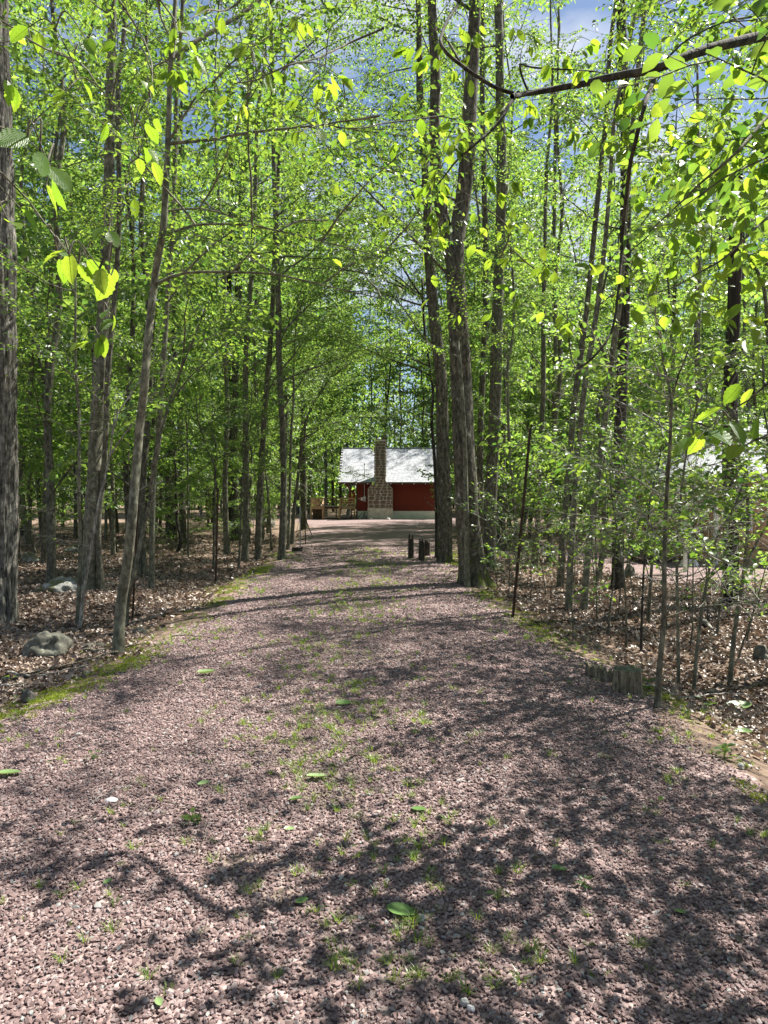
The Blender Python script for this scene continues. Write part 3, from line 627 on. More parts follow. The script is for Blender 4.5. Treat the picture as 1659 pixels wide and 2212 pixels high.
T('tall straight dark-flecked tree closest to the gravel on the left side', (609, 1209), [(611, 1130), (613, 1054), (611, 933), (606, 860), (603, 794), (600, 595), (593, 397), (590, 248), (587, 120), (585, 30)], 15, 8, 'bark_grey', 17, 16, 5, bare=4, over=11, over_h=(3.5, 16))
T('slim tree right behind the dark-flecked tree at the gravel edge', (622, 1187), [(625, 1100), (627, 1013), (629, 933), (634, 860), (636, 760), (645, 640)], 7, 4, 'bark_smooth', 12, 12, 3)
T('slender tree leaning right towards the cabin roof from the gravel edge', (630, 1175), [(634, 1110), (642, 1046), (652, 957), (664, 900), (690, 850), (730, 790)], 9, 4, 'bark_grey', 10, 13, 2.6, over=6, over_h=(3, 9))
T('brown trunk directly left of the wooden deck', (656, 1143), [(655, 1060), (654, 972), (656, 880), (652, 780), (648, 650), (650, 500)], 15, 10, 'bark_moss', 18, 16, 4, over=13, over_h=(3, 17))
T('thin slanting sapling between the propped-stick tree and the dark-flecked tree', (587, 1189), [(583, 1120), (578, 1060), (571, 993), (570, 900), (574, 800)], 5, 2.5, 'bark_grey', 6, 8, 2.5)
T('bent grey tree far back beside the thick left oak', (64, 1150), [(66, 1080), (70, 980), (84, 880), (82, 780), (72, 660), (70, 520), (75, 380)], 8, 5, 'bark_grey', 14, 12, 4)
T('faint grey trunk in the gap left of the stout smooth maple', (135, 1138), [(137, 1060), (140, 960), (143, 840), (140, 700), (146, 560), (150, 380)], 7, 5, 'bark_smooth', 15, 14, 3.5)
T('brown trunk in the gap right of the stout smooth maple', (248, 1135), [(250, 1040), (256, 930), (262, 820), (264, 700), (270, 560), (276, 400)], 9, 6, 'bark_grey', 16, 14, 3.5)
T('straight grey trunk deep behind the leaning nearest left tree', (283, 1145), [(276, 1040), (276, 930), (278, 820), (284, 690), (288, 520), (292, 380)], 8, 6, 'bark_smooth', 16, 14, 3.5)
# ---- right of the driveway
T('dark crooked narrow trunk standing just right of the cabin wall', (944, 1206), [(943, 1120), (942, 1054), (937, 967), (932, 906), (936, 850), (928, 790), (916, 700), (912, 600)], 8.5, 4.5, 'bark_dark', 12, 12, 3, over=6, over_h=(4, 11))
T('big furrowed trunk left of the largest mossy tree by the road', (961, 1214), [(960, 1100), (957, 988), (955, 900), (953, 823), (945, 740), (936, 670), (927, 554), (923, 439), (918, 350), (908, 220), (905, 60)], 33, 13, 'bark_moss', 21, 18, 6.5, flare=.2, bare=4, over=12, over_h=(5, 18))
T('largest tree by the road, moss on its flared foot and a forked upper trunk', (1027, 1264), [(1018, 1200), (1010, 1121), (1004, 1015), (1000, 922), (998, 842), (991, 727), (984, 612), (986, 525), (998, 440), (1006, 378), (1014, 252), (1022, 100), (1025, 0)], 56, 24, 'bark_moss', 23, 20, 7.5, flare=.62, bare=6,
  forks=[([(984, 600), (965, 510), (945, 400), (939, 277), (941, 151), (935, 60), (930, -80)], 30, 17)], over=12, over_h=(5, 20))
T('smooth pale pole-like tree pressed against the front of the largest tree', (1009, 1268), [(1008, 1200), (1007, 1105), (1005, 1000), (1002, 920), (998, 850), (990, 740)], 13, 7, 'bark_smooth', 9, 5, 4, flare=.35, bare=2)
T('thick straight trunk just right of the largest mossy tree', (1057, 1228), [(1058, 1105), (1063, 1020), (1066, 967), (1070, 842), (1074, 700), (1077, 583), (1084, 403), (1080, 200), (1076, 0)], 29, 17, 'bark_grey', 21, 18, 7, flare=.2, bare=3, over=4, over_h=(6, 16))
T('slim trunk glimpsed between the largest tree and the thick straight one', (1040, 1198), [(1039, 1080), (1037, 958), (1045, 762), (1050, 612), (1046, 400), (1042, 200), (1042, 0)], 14, 11, 'bark_moss', 19, 14, 7)
T('thin grey tree behind the leaning dark post right of the road', (1119, 1240), [(1114, 1140), (1106, 1036), (1100, 967), (1097, 860), (1097, 785), (1106, 739), (1110, 640), (1102, 520)], 8, 4.5, 'bark_smooth', 12, 12, 3, flare=.3)
T('straight medium tree centred between the leaning post and the leaning trio', (1156, 1227), [(1160, 1150), (1163, 1105), (1168, 967), (1172, 880), (1174, 785), (1174, 641), (1177, 554), (1180, 380)], 13, 7, 'bark_grey', 16, 15, 4)
T('left trunk of the three leaning right in the woods right of the road', (1209, 1271), [(1215, 1180), (1221, 1101), (1233, 962), (1240, 880), (1252, 785), (1267, 670), (1279, 554), (1290, 439), (1299, 353), (1312, 227), (1320, 80)], 15, 9, 'bark_grey', 18, 15, 5, flare=.25)
T('middle trunk of the three leaning right in the woods right of the road', (1226, 1320), [(1231, 1240), (1235, 1170), (1244, 1031), (1252, 940), (1258, 875), (1268, 800), (1285, 700), (1303, 560), (1318, 400), (1330, 240)], 15, 8, 'bark_smooth', 14, 12, 5.5, flare=.2)
T('right trunk of the three leaning right, reaching the top of the picture', (1260, 1320), [(1264, 1270), (1270, 1205), (1287, 1066), (1304, 927), (1316, 823), (1328, 730), (1340, 630), (1350, 480), (1362, 330), (1380, 130), (1392, 0)], 15, 9, 'bark_smooth', 15, 12, 5.5, flare=.3)
T('wide blackish trunk behind the leaning trio right of the road', (1332, 1273), [(1335, 1180), (1336, 1066), (1339, 927), (1345, 800), (1348, 700), (1352, 430), (1350, 250), (1345, 100), (1340, 0)], 26, 20, 'bark_dark', 21, 18, 6, flare=.35)
T('nearest dark sapling on the right verge beside the round stump', (1418, 1528), [(1425, 1440), (1434, 1340), (1435, 1240), (1437, 1135), (1441, 1050), (1447, 962), (1450, 858), (1440, 820), (1430, 760), (1424, 700)], 13, 5, 'bark_grey', 5, 13, 1.2, kind='near', blen=.72, flare=.35,
  forks=[([(1450, 870), (1462, 820), (1478, 780), (1500, 720)], 5, 3), ([(1436, 1335), (1510, 1312), (1585, 1304), (1640, 1296)], 4, 2), ([(1436, 1330), (1475, 1285), (1520, 1250), (1560, 1215)], 4, 2)])
T('slim sapling right of the nearest dark sapling on the right verge', (1466, 1483), [(1465, 1400), (1463, 1300), (1462, 1200), (1468, 1110), (1475, 1031), (1484, 972), (1496, 910), (1510, 858)], 7.5, 3.5, 'bark_smooth', 5, 10, 1.3, kind='near', blen=.75, flare=.3)
T('sapling bending right, second from the right among the verge saplings', (1497, 1493), [(1504, 1420), (1513, 1344), (1530, 1240), (1551, 1153), (1580, 1108), (1600, 1060), (1620, 980)], 8, 3.5, 'bark_smooth', 5, 10, 1.2, kind='near', blen=.75, flare=.3)
T('forked sapling nearest the right edge rising in front of the tan house', (1575, 1483), [(1582, 1410), (1590, 1344), (1606, 1240), (1615, 1135), (1613, 1049), (1598, 997), (1585, 930), (1590, 860)], 10, 4, 'bark_smooth', 5, 10, 1.2, kind='near', blen=.75, flare=.3, forks=[([(1608, 1235), (1630, 1180), (1660, 1130), (1690, 1060)], 6, 3)])
T('spindly dark stem between the leaning trio and the nearest sapling', (1384, 1410), [(1387, 1320), (1390, 1240), (1398, 1150), (1406, 1066), (1420, 1017), (1430, 960)], 5.5, 2.5, 'bark_dark', 5, 8, 1.5, kind='near', blen=.7)
T('crooked thin stem leaning left below the wide blackish trunk', (1353, 1399), [(1352, 1310), (1347, 1240), (1334, 1153), (1324, 1090), (1318, 1031), (1322, 960)], 4.5, 2.2, 'bark_grey', 5, 8, 1.5, kind='near', blen=.7)
T('short thin stem in the litter under the leaning trio', (1312, 1375), [(1318, 1310), (1325, 1260), (1328, 1200), (1334, 1130)], 4.5, 2, 'bark_grey', 5, 6, 1.2, kind='near', blen=.65)
T('brown double-bent stem close to the round stump in the litter', (1400, 1345), [(1404, 1280), (1408, 1220), (1414, 1150), (1432, 1060), (1440, 1000)], 8, 3, 'bark_grey', 5, 7, 1.5, kind='near', blen=.7)
T('thin stem standing left of the tall dark pole near the tan house', (1546, 1375), [(1556, 1300), (1562, 1240), (1568, 1180), (1572, 1100), (1560, 1000)], 5, 2.4, 'bark_grey', 5, 7, 1.5, kind='near', blen=.7)
T('pale trunk beyond the leaning post and left of the leaning trio', (1186, 1195), [(1190, 1120), (1194, 1010), (1196, 890), (1200, 760), (1196, 600), (1198, 440), (1200, 250)], 10, 7, 'bark_grey', 18, 15, 4)
T('grey trunk in the gap behind the slim verge saplings', (1512, 1185), [(1513, 1100), (1512, 1000), (1510, 880), (1506, 740), (1508, 600), (1512, 400)], 16, 11, 'bark_grey', 18, 15, 4.5)
T('dark trunk far back near the white slanted frame', (1452, 1170), [(1450, 1060), (1447, 940), (1452, 820), (1456, 680), (1460, 520), (1464, 380)], 9, 7, 'bark_dark', 18, 14, 4)

# ---- trees behind and around (copies of a few)
def proto_tree(k, far=True, H=15, nb=34, h0=1.6, blen=1.15):
    r = np.random.default_rng(900 + k); n = 9; P = np.zeros((n, 3)); P[:, 2] = np.linspace(-.2, H, n); P[1:, 0] = np.cumsum(r.normal(0, .14, n - 1)); P[1:, 1] = np.cumsum(r.normal(0, .14, n - 1))
    P = catmull(P, 3); r0 = r.uniform(.055, .115); g = Geo(); rad = np.linspace(r0, .02, len(P)); rad[0] *= 1.4; g.tube(P, rad, 8, 0); tm = g.mesh('trunk')
    tm.materials.append(M[['bark_grey', 'bark_dark', 'bark_moss', 'bark_smooth'][k % 4]]); c = Geo()
    for i in range(nb):
        hh = h0 + (H - h0) * ((i + r.random()) / nb); q = np.argmin(abs(P[:, 2] - hh)); rel = hh / H
        bough_at(c, B_FAR, P[q], i * 2.4 + r.uniform(-.6, .6), r.uniform(-.05, .8), blen * r.uniform(.7, 1.25) * (1.1 - .45 * rel), r)
    cm = c.mesh('crown'); cm.materials.append(M['bark_grey']); cm.materials.append(M['leaf_far'])
    return tm, cm
PT = [proto_tree(k, H=h, nb=nb, h0=h0, blen=bl) for k, (h, nb, h0, bl) in enumerate([(15, 23, 1.2, 1.15), (17, 24, 2.0, 1.25), (13, 22, .8, 1.05), (19, 26, 4, 1.35), (7, 20, .4, .8), (5, 17, .3, .65), (16, 23, 1.2, 1.15), (20, 28, 6, 1.5)])]
def bg_tree(x, y, k, s, rz, label, group):
    tm, cm = PT[k]; e = empty('tree', (x, y, gz(x, y)), label, 'tree', group); e.rotation_euler = (random.uniform(-.03, .03), random.uniform(-.03, .03), rz); e.scale = (s, s, s)
    for nm, me in (('trunk', tm), ('crown', cm)):
        o = bpy.data.objects.new(nm, me); COL.objects.link(o); o.parent = e
placed = list(NAMED); rt = random.Random(11)
def ok(x, y, dmin):
    if outside(x, y) < 0.9 + (0.9 if y < 30 else 0): return False
    if -9 < x < 8 and 47 < y < 61: return False          # cabin, its deck and yard
    if 5 < x < 19 and 14.5 < y < 28: return False         # tan house and its drive
    return all((x - a) ** 2 + (y - b) ** 2 > dmin * dmin for a, b in placed)
LAND = [(-150, 'beyond the thick left oak'), (10, 'the thick oak'), (100, 'the white lichened boulder'), (205, 'the stout smooth maple'), (300, 'the nearest left tree'), (368, 'the broad dark trunk on the left'), (440, 'the thin forked sapling'),
        (500, 'the twin oaks'), (557, 'the tree with the propped stick'), (609, 'the dark-flecked road-edge tree'), (680, 'the wooden deck'), (760, 'the left end of the cabin roof'), (822, 'the stone chimney'), (895, 'the right end of the cabin roof'), (958, 'the big furrowed trunk'),
        (1012, 'the largest mossy tree'), (1066, 'the thick straight trunk'), (1120, 'the tall leaning steel post'), (1166, 'the medium trunk near the post'), (1240, 'the leaning trio of trunks'), (1340, 'the wide blackish trunk'), (1440, 'the nearest dark sapling'), (1510, 'the slanted white frame'), (1580, 'the tall dark pole'), (1650, 'the tan house roof'), (1800, 'beyond the tan house')]
BARK = ['grey-barked', 'dark-barked', 'mossy-barked', 'smooth-barked']
n_bg = 0
for (y0, y1, n, dmin, big) in ((13, 22, 20, 1.9, .5), (22, 34, 44, 1.9, .45), (34, 47, 66, 1.7, .4), (67, 80, 72, 1.9, 1)):
    got = 0; tries = 0
    while got < n and tries < 6000:
        tries += 1; y = rt.uniform(y0, y1); x = rt.uniform(-.56 * y - 1.2, .56 * y + 1.2)
        if y > 58 and rt.random() < .5: x = rt.uniform(-.3 * y, .3 * y)
        if not ok(x, y, dmin): continue
        k = rt.choice([0, 1, 2, 3, 6, 7]) if rt.random() < big else rt.choice([2, 4, 5, 0])
        if y > 58: k = rt.choice([0, 1, 3, 7, 6])
        sc_ = rt.uniform(.85, 1.2) * (1.5 if y > 58 else 1)
        u = 829.5 + F_ * x / y; lm = min(LAND, key=lambda q: abs(q[0] - u))[1]; hgt = 'short' if k in (4, 5) else ('medium-height' if k == 2 else ('towering' if k in (3, 7) else 'tall'))
        band = 'close' if y < 18 else ('a little way' if y < 25 else ('well' if y < 34 else ('deep' if y < 42 else 'very deep')))
        if y > 58: lb = f'{hgt} {BARK[k % 4]} tree beyond the cabin {"over" if 740 < u < 930 else "past"} {lm}'; gr = 'trees beyond the cabin'
        elif lm.startswith('beyond'): lb = f'{hgt} {BARK[k % 4]} leafy tree {band} in the woods {lm}'; gr = 'trees in the woods'
        else: lb = f'{hgt} {BARK[k % 4]} leafy tree {band} behind {lm}'; gr = 'trees in the woods'
        bg_tree(x, y, k, sc_, rt.uniform(0, 6.28), lb, gr); placed.append((x, y)); got += 1; n_bg += 1
for k_, x in enumerate(np.arange(-13, 14, 1.9)):
    y = 66.0 + 3.0 * (k_ % 2) + rt.uniform(-.5, .5); kk = [3, 7, 1, 6, 0][k_ % 5]; u = 829.5 + F_ * x / y
    lm = min(LAND, key=lambda q: abs(q[0] - u))[1]
    bg_tree(x, y, kk, rt.uniform(1.45, 1.8), rt.uniform(0, 6.28), f'{["first", "second"][k_ % 2]}-row {BARK[kk % 4]} tree backing the cabin clearing {"over" if 740 < u < 930 else "past"} {lm}', 'trees beyond the cabin')
for k_, (x, y, kk) in enumerate([(-5.3, 24, 3), (-5.2, 30.5, 7), (-6, 37, 3), (4.3, 25.5, 7), (4.9, 31, 3), (5.6, 37, 7), (-7.2, 43, 7), (7.6, 43, 3), (-7.8, 50, 7), (9.5, 51, 3)]):
    bg_tree(x, y, kk, [1.05, 1.2, 1.1][k_ % 3], k_ * 1.7, f'{["first", "second", "third", "first", "second", "third", "fourth", "fourth", "last", "last"][k_]} tall tree arching over the far drive from its {"left" if x < 0 else "right"} side', 'roadside trees near the cabin')
print('bg trees', n_bg)
# trees rooted just past the picture's edges, whose crowns reach over the road and shade it
for i, (x, y, H, hs_, no, pool) in enumerate([(4.6, 4.4, 5.2, [2.8, 3.1, 3.5, 3.9, 4.4], 2, 'n'), (6.2, 8.6, 12, [3.6, 4.4, 5.2, 6, 7, 9, 11], 3, 'n'), (4.6, 1.6, 8, [2.8, 3.3, 3.9, 4.6, 5.6], 2, 'n'), (2.6, -.9, 6, [2.9, 3.5, 4.2], 1, 'n'), (4.8, -.6, 9, [3.2, 4.2, 5.5, 6.8], 3, 'n'), (-5.4, 5.0, 12, [5, 6.5, 8, 10], 3, 'l'), (7.2, 11.8, 12, [4.2, 5, 6, 7, 8.4, 10], 8, 'l')]):
    r = np.random.default_rng(40 + i); B = np.array([x, y, gz(x, y)]); P = catmull([B - [0, 0, .1], B + [.1, .05, H * .3], B + [-.1, .1, H * .65], B + [.05, 0, H]], 8)
    e = empty('tree', B, ['tree rooted past the right edge holding leaves above the foreground', 'tree rooted right of the verge saplings with a high crown', 'tree out of frame at right whose low boughs shade the gravel', 'small tree behind the viewer throwing leafy shade on the bottom of the picture', 'tree beside the viewer at right shading the nearest gravel', 'tree past the left edge with boughs over the left verge', 'tree past the right edge between the tan house and the viewer'][i], 'tree')
    g = Geo(); g.tube(P - B, np.interp(np.linspace(0, 1, len(P)), [0, 1], [.09, .02]), 12, 0); link('trunk', g.mesh('trunk'), M['bark_grey'], e); c = Geo()
    for k, hh in enumerate(hs_):
        q = np.argmin(abs(P[:, 2] - B[2] - hh)); bough_at(c, B_LONG if pool == 'l' else B_NEARL, P[q] - B, (PI if x > 0 else 0) + r.uniform(-.9, .7), r.uniform(.05, .4), r.uniform(.8, 1.1), r)
    for k in range(no): q = np.argmin(abs(P[:, 2] - B[2] - r.uniform(hs_[0], H))); bough_at(c, B_LEAF, P[q] - B, r.uniform(0, 6.28), r.uniform(.1, .7), r.uniform(.7, 1.1), r)
    link('crown', c.mesh('crown'), [M['bark_grey'], M['leaf']], e)
# far wood: one mass
g = Geo(); r = np.random.default_rng(77)
for k in range(150):
    y = r.uniform(84, 120); x = r.uniform(-.62 * y, .62 * y); H = r.uniform(20, 34)
    g.tube(np.array([[x, y, -.5], [x + r.normal(0, .3), y, H * .5], [x + r.normal(0, .5), y, H]]), [.2, .15, .04], 5, 0)
    n = 1000; hh = r.uniform(.5, H + 2, n); rr_ = 4.4 * (1.1 - hh / (H + 3)) + .6; th = r.uniform(0, 6.28, n); q = np.sqrt(r.uniform(0, 1, n)) * rr_
    add_leaves(g, np.column_stack([x + q * np.cos(th), y + q * np.sin(th), hh]), r.normal(0, 1, (n, 3)), r.normal(0, 1, (n, 3)) + [0, 0, 1.2], r.uniform(.35, .7, n), 1, 0, .4)
o = link('distant_woods', g.mesh('distant_woods'), [M['bark_dark'], M['leaf_far']]); tag(o, 'distant green woods closing the view beyond the cabin', 'woods', kind='stuff')
# ------------------------------------------------------------------ near overhanging branches with single leaves
def bigleaf(k):
    rr = random.Random(70 + k); n = 12; wd = rr.uniform(.24, .30); droop = rr.uniform(.05, .28); fold = rr.uniform(.05, .22); tw = rr.uniform(-.35, .35)
    V = []; uv = []; F = []
    for i in range(n + 1):
        t = i / n; hw = wd * (math.sin(PI * t ** .85)) ** .75 if 0 < t < 1 else .002
        if t > .8: hw *= .9
        for j in (-2, -1, 0, 1, 2):
            f = j / 2; ser = (1 + .07 * (1 if i % 2 else -1)) if abs(j) == 2 else 1
            x = hw * f * ser; z = -droop * t * t + abs(f) * hw * fold * 2 + .012 * math.sin(i * PI) + .008 * (1 if i % 2 else -1) * abs(f) + rr.uniform(-.004, .004)
            a = tw * t; V.append((t, x * math.cos(a) - (z * math.sin(a)) * .3, z + x * math.sin(a))); uv.append((.5 + f * .5 * (hw / wd), t))
    for i in range(n):
        for j in range(4):
            a = i * 5 + j; F.append([a, a + 1, a + 6, a + 5])
    g = Geo(); g.add(V, F, 0, np.full(len(V), rr.random()), uv)
    g.tube([(-.12, 0, .0), (0, 0, 0), (.5, 0, -droop * .25 - .003), (.9, 0, -droop * .81 - .002)], [.008, .008, .006, .003], 4, 0)
    me = g.mesh('leaf', True); me.materials.append(M['leaf_near']); return me
LM = [bigleaf(k) for k in range(9)]
n_leafobj = 0
def leaf_obj(parent, p, d, up, ln, r):
    global n_leafobj
    d = Vector(d).normalized(); up = Vector(up); y = up.cross(d).normalized(); z = d.cross(y)
    m = Matrix((d, y, z)).transposed().to_4x4(); o = bpy.data.objects.new('leaf', LM[r.integers(len(LM))]); COL.objects.link(o)
    o.parent = parent; o.matrix_local = Matrix.Translation(Vector(p) - parent.location) @ m @ Matrix.Scale(ln, 4); n_leafobj += 1

def near_branch(label, paths, Y, clusters, lnr, seed, twigsY=.25, nclus=(2, 4), single=True, bark='bark_grey', fill=0, fill_len=(.07, .12)):
    """paths: list of (pixels, w0, w1) at distance Y; clusters: (u, v) ends where leaves hang"""
    r = np.random.default_rng(seed); e = empty('tree_branch', at(*paths[0][0][0], Y), label, 'branch', 'branches overhanging the driveway')
    O = np.array(e.location); g = Geo(); allp = []
    for (px, w0, w1) in paths:
        P = np.array([at(u, v, Y + twigsY * math.sin(k * 1.3 + seed)) for k, (u, v) in enumerate(px)]); P = resample(catmull(P, 5), .06)
        P = P + np.cumsum(r.normal(0, .0015, P.shape), 0)
        g.tube(P - O, np.linspace(w0, w1, len(P)) / 2 * Y / F_, 10, 0); allp.append(P)
    A = np.concatenate(allp); f = Geo()
    tips = [np.array(at(u, v, Y + r.normal(0, twigsY))) for (u, v) in clusters]; tips.sort(key=lambda t: np.min(np.linalg.norm(A - t, axis=1)))
    while tips:
        k_ = min(range(len(tips)), key=lambda j: np.min(np.linalg.norm(A - tips[j], axis=1))); tip = tips.pop(k_); q = A[np.argmin(np.linalg.norm(A - tip, axis=1))]
        mid = (q + tip) / 2 + [0, 0, .04] + r.normal(0, .02, 3); tw = catmull([q, mid, tip], 4); g.tube(tw - O, np.linspace(.0026, .0012, len(tw)), 5, 0); A = np.vstack([A, tw[2:]])
        dd = tip - q; dd /= np.linalg.norm(dd) + 1e-6
        for i in range(r.integers(nclus[0], nclus[1] + 1)):
            a = r.uniform(-1.1, 1.1); d = np.array([dd[0] * math.cos(a) - dd[1] * math.sin(a) + r.normal(0, .35), dd[0] * math.sin(a) + dd[1] * math.cos(a) + r.normal(0, .35), r.uniform(-1.3, -.25)])
            up = np.array([r.normal(0, .6), r.normal(-.2, .6), 1.0]); ln = r.uniform(*lnr) * .82; pos = tip - dd * ln * .5 * i * r.uniform(.3, .8)
            leaf_obj(e, pos, d, up, ln, r)
    g.V = [v for v in g.V]; link('stem', g.mesh('stem'), M[bark], e)
    if fill:
        n = fill; P = A[r.integers(0, len(A), n)] + r.normal(0, 1, (n, 3)) * [.30, .35, .18] - [0, 0, .05]
        c = Geo(); add_leaves(c, P - O, np.column_stack([r.normal(0, .8, n), r.normal(0, .8, n), r.uniform(-1.2, 0, n)]), np.column_stack([r.normal(0, .6, n), r.normal(0, .6, n), np.ones(n)]), r.uniform(*fill_len, n), 0, 1)
        o = link('foliage', c.mesh('foliage'), M['leaf_near'], e); tag(o, kind='stuff')
    return e

near_branch('thick dark bough sweeping in from the upper right corner and forking over the road',
    [([(1760, 40), (1659, 75), (1528, 108), (1423, 146), (1327, 164), (1226, 184), (1135, 199), (1105, 202)], 24, 10),
     ([(1110, 202), (1065, 187), (999, 141), (956, 101), (959, 55), (989, 5), (1000, -40)], 9, 5),
     ([(1120, 200), (1108, 215), (1075, 267), (1025, 313), (984, 348), (944, 393)], 9, 3),
     ([(1140, 196), (1122, 140), (1160, 146), (1240, 150), (1310, 156)], 5, 2),
     ([(1420, 148), (1480, 90), (1560, 50), (1640, 40)], 5, 2)],
    4.4, [(870, 110), (905, 135), (935, 125), (950, 95), (975, 160), (1000, 75), (1035, 60), (1010, 120), (1060, 110), (1110, 60), (1155, 80), (1165, 120), (1225, 120), (1280, 90), (1340, 70), (1362, 45), (1250, 155), (1185, 140), (1150, 230), (1140, 265), (1095, 290), (1060, 240), (985, 265), (980, 310), (1000, 300), (950, 270), (940, 380), (925, 395), (905, 420), (960, 400), (955, 425), (935, 480), (970, 490), (1085, 420), (1105, 390), (1060, 395), (1120, 400), (1250, 300), (1270, 305), (1240, 300), (1290, 200), (1340, 230), (1360, 215), (1350, 290), (1370, 300), (1400, 190), (1440, 110), (1475, 95), (1500, 130), (1540, 150), (1590, 140), (1600, 60), (1625, 55), (1640, 130), (1655, 170)],
    (.075, .115), 1, nclus=(3, 5), bark='bark_dark')
near_branch('dark limb hanging from the thick bough and curling up at its pale tip',
    [([(1423, 148), (1405, 200), (1392, 242), (1367, 353), (1352, 479), (1347, 580), (1332, 696), (1302, 756), (1256, 796), (1240, 780), (1229, 706)], 11, 3)],
    4.4, [(1370, 230), (1345, 250), (1365, 300), (1350, 300), (1320, 310), (1340, 330), (1440, 270), (1460, 305), (1430, 350), (1410, 380), (1440, 370), (1380, 560), (1360, 590), (1375, 540), (1340, 650), (1225, 690), (1235, 700), (1210, 680)],
    (.07, .11), 2, nclus=(3, 5), bark='bark_dark')
near_branch('slender bough rising left to right through the bright leaves at the right edge',
    [([(1720, 560), (1659, 470), (1620, 500), (1560, 560), (1510, 590), (1460, 620), (1400, 640)][1:], 6, 2), ([(1659, 250), (1590, 330), (1520, 390), (1465, 440), (1400, 500)], 8, 3), ([(1659, 340), (1570, 380), (1500, 430), (1440, 470)], 5, 2)],
    4.0, [(1500, 270), (1440, 330), (1480, 310), (1520, 320), (1545, 300), (1590, 340), (1570, 330), (1560, 400), (1520, 470), (1500, 500), (1480, 540), (1450, 560), (1620, 560), (1640, 600), (1600, 450), (1575, 470), (1540, 520), (1650, 380), (1655, 300), (1580, 560), (1600, 610), (1550, 600), (1420, 590), (1500, 640), (1440, 660), (1460, 700), (1520, 680), (1570, 700), (1630, 690)],
    (.075, .12), 3, nclus=(2, 4), fill=150)
near_branch('near leafy twig with large shaded leaves reaching in from the right edge at cabin height',
    [([(1700, 800), (1659, 830), (1610, 870), (1560, 900), (1500, 950)], 5, 2), ([(1700, 930), (1650, 940), (1600, 960), (1560, 940)], 4, 2)],
    1.75, [(1500, 945), (1540, 930), (1580, 910), (1600, 830), (1625, 840), (1560, 880), (1650, 850), (1640, 900), (1600, 960), (1655, 960)],
    (.07, .10), 4, twigsY=.10, nclus=(1, 2))
near_branch('near twig with the largest shaded leaves hanging from the upper left',
    [([(-60, 330), (0, 370), (60, 430), (110, 500), (150, 545)], 5, 2), ([(-60, 250), (0, 270), (50, 290), (90, 320)], 4, 2), ([(-40, 420), (0, 435), (20, 430)], 3, 2)],
    1.5, [(60, 295), (95, 330), (100, 400), (115, 380), (130, 560), (150, 550), (170, 570), (190, 560), (215, 580), (235, 590), (15, 440), (20, 480), (45, 450)],
    (.07, .105), 5, twigsY=.07, nclus=(1, 2))
near_branch('long thin twig arching down from the upper left with pairs of drooping leaves',
    [([(-60, 20), (0, 40), (90, 100), (170, 130), (215, 190), (260, 240), (300, 310)], 5, 2), ([(240, -20), (290, 50), (320, 110), (330, 200), (300, 250), (290, 300)], 4, 2), ([(-50, 80), (0, 90), (40, 80)], 3, 2)],
    2.3, [(150, 120), (180, 180), (120, 60), (140, 200), (330, 260), (320, 180), (190, 90), (270, 60), (20, 75), (60, 60), (35, 95), (85, 70), (245, 100), (270, 115), (230, 265), (285, 275), (300, 340), (320, 320), (330, 350), (270, 440), (290, 430), (15, 180), (30, 190), (225, 490), (235, 500), (245, 580), (235, 670), (245, 690), (180, 740), (215, 730)],
    (.065, .095), 6, twigsY=.12, nclus=(1, 2))
near_branch('twigs of brilliant yellow-green leaves dangling at the top left of centre',
    [([(300, -60), (370, 30), (385, 60), (380, 120)], 5, 2), ([(560, -40), (500, 20), (450, 20), (410, 40)], 5, 2), ([(829, 60), (760, 90), (690, 120), (620, 140), (560, 170), (520, 180)], 5, 2), ([(820, 250), (700, 270), (640, 290)], 5, 1.5)],
    3.0, [(375, 60), (385, 50), (372, 90), (360, 165), (380, 165), (390, 160), (410, 90), (425, 130), (450, 10), (475, 45), (470, 30), (485, 145), (510, 90), (525, 95), (540, 95), (490, 220), (515, 245), (530, 230), (610, 160), (575, 170), (640, 130), (640, 35), (660, 55), (730, 45), (580, 15), (690, 180), (720, 185), (640, 215), (680, 240), (700, 250), (690, 280), (640, 280), (740, 170), (590, 150)],
    (.06, .10), 7, twigsY=.25, nclus=(2, 3))
near_branch('leafy twigs hanging in the upper middle in front of the dark trunks',
    [([(960, 250), (850, 265), (770, 280), (700, 270)], 4, 2), ([(1080, 560), (1100, 500), (1050, 450), (980, 400)], 4, 2), ([(1180, 600), (1130, 560), (1090, 520)], 4, 2)],
    5.0, [(850, 320), (830, 460), (835, 500), (990, 395), (965, 480), (940, 500), (1100, 400), (1110, 480), (1080, 500), (1060, 560), (1090, 560), (1130, 560), (1175, 590), (1180, 580), (1110, 450), (1240, 700), (1150, 500), (950, 520), (890, 500), (985, 690), (1095, 690), (1115, 650)],
    (.075, .115), 8, twigsY=.3, nclus=(2, 3), fill=60)
print('leaf objects', n_leafobj)

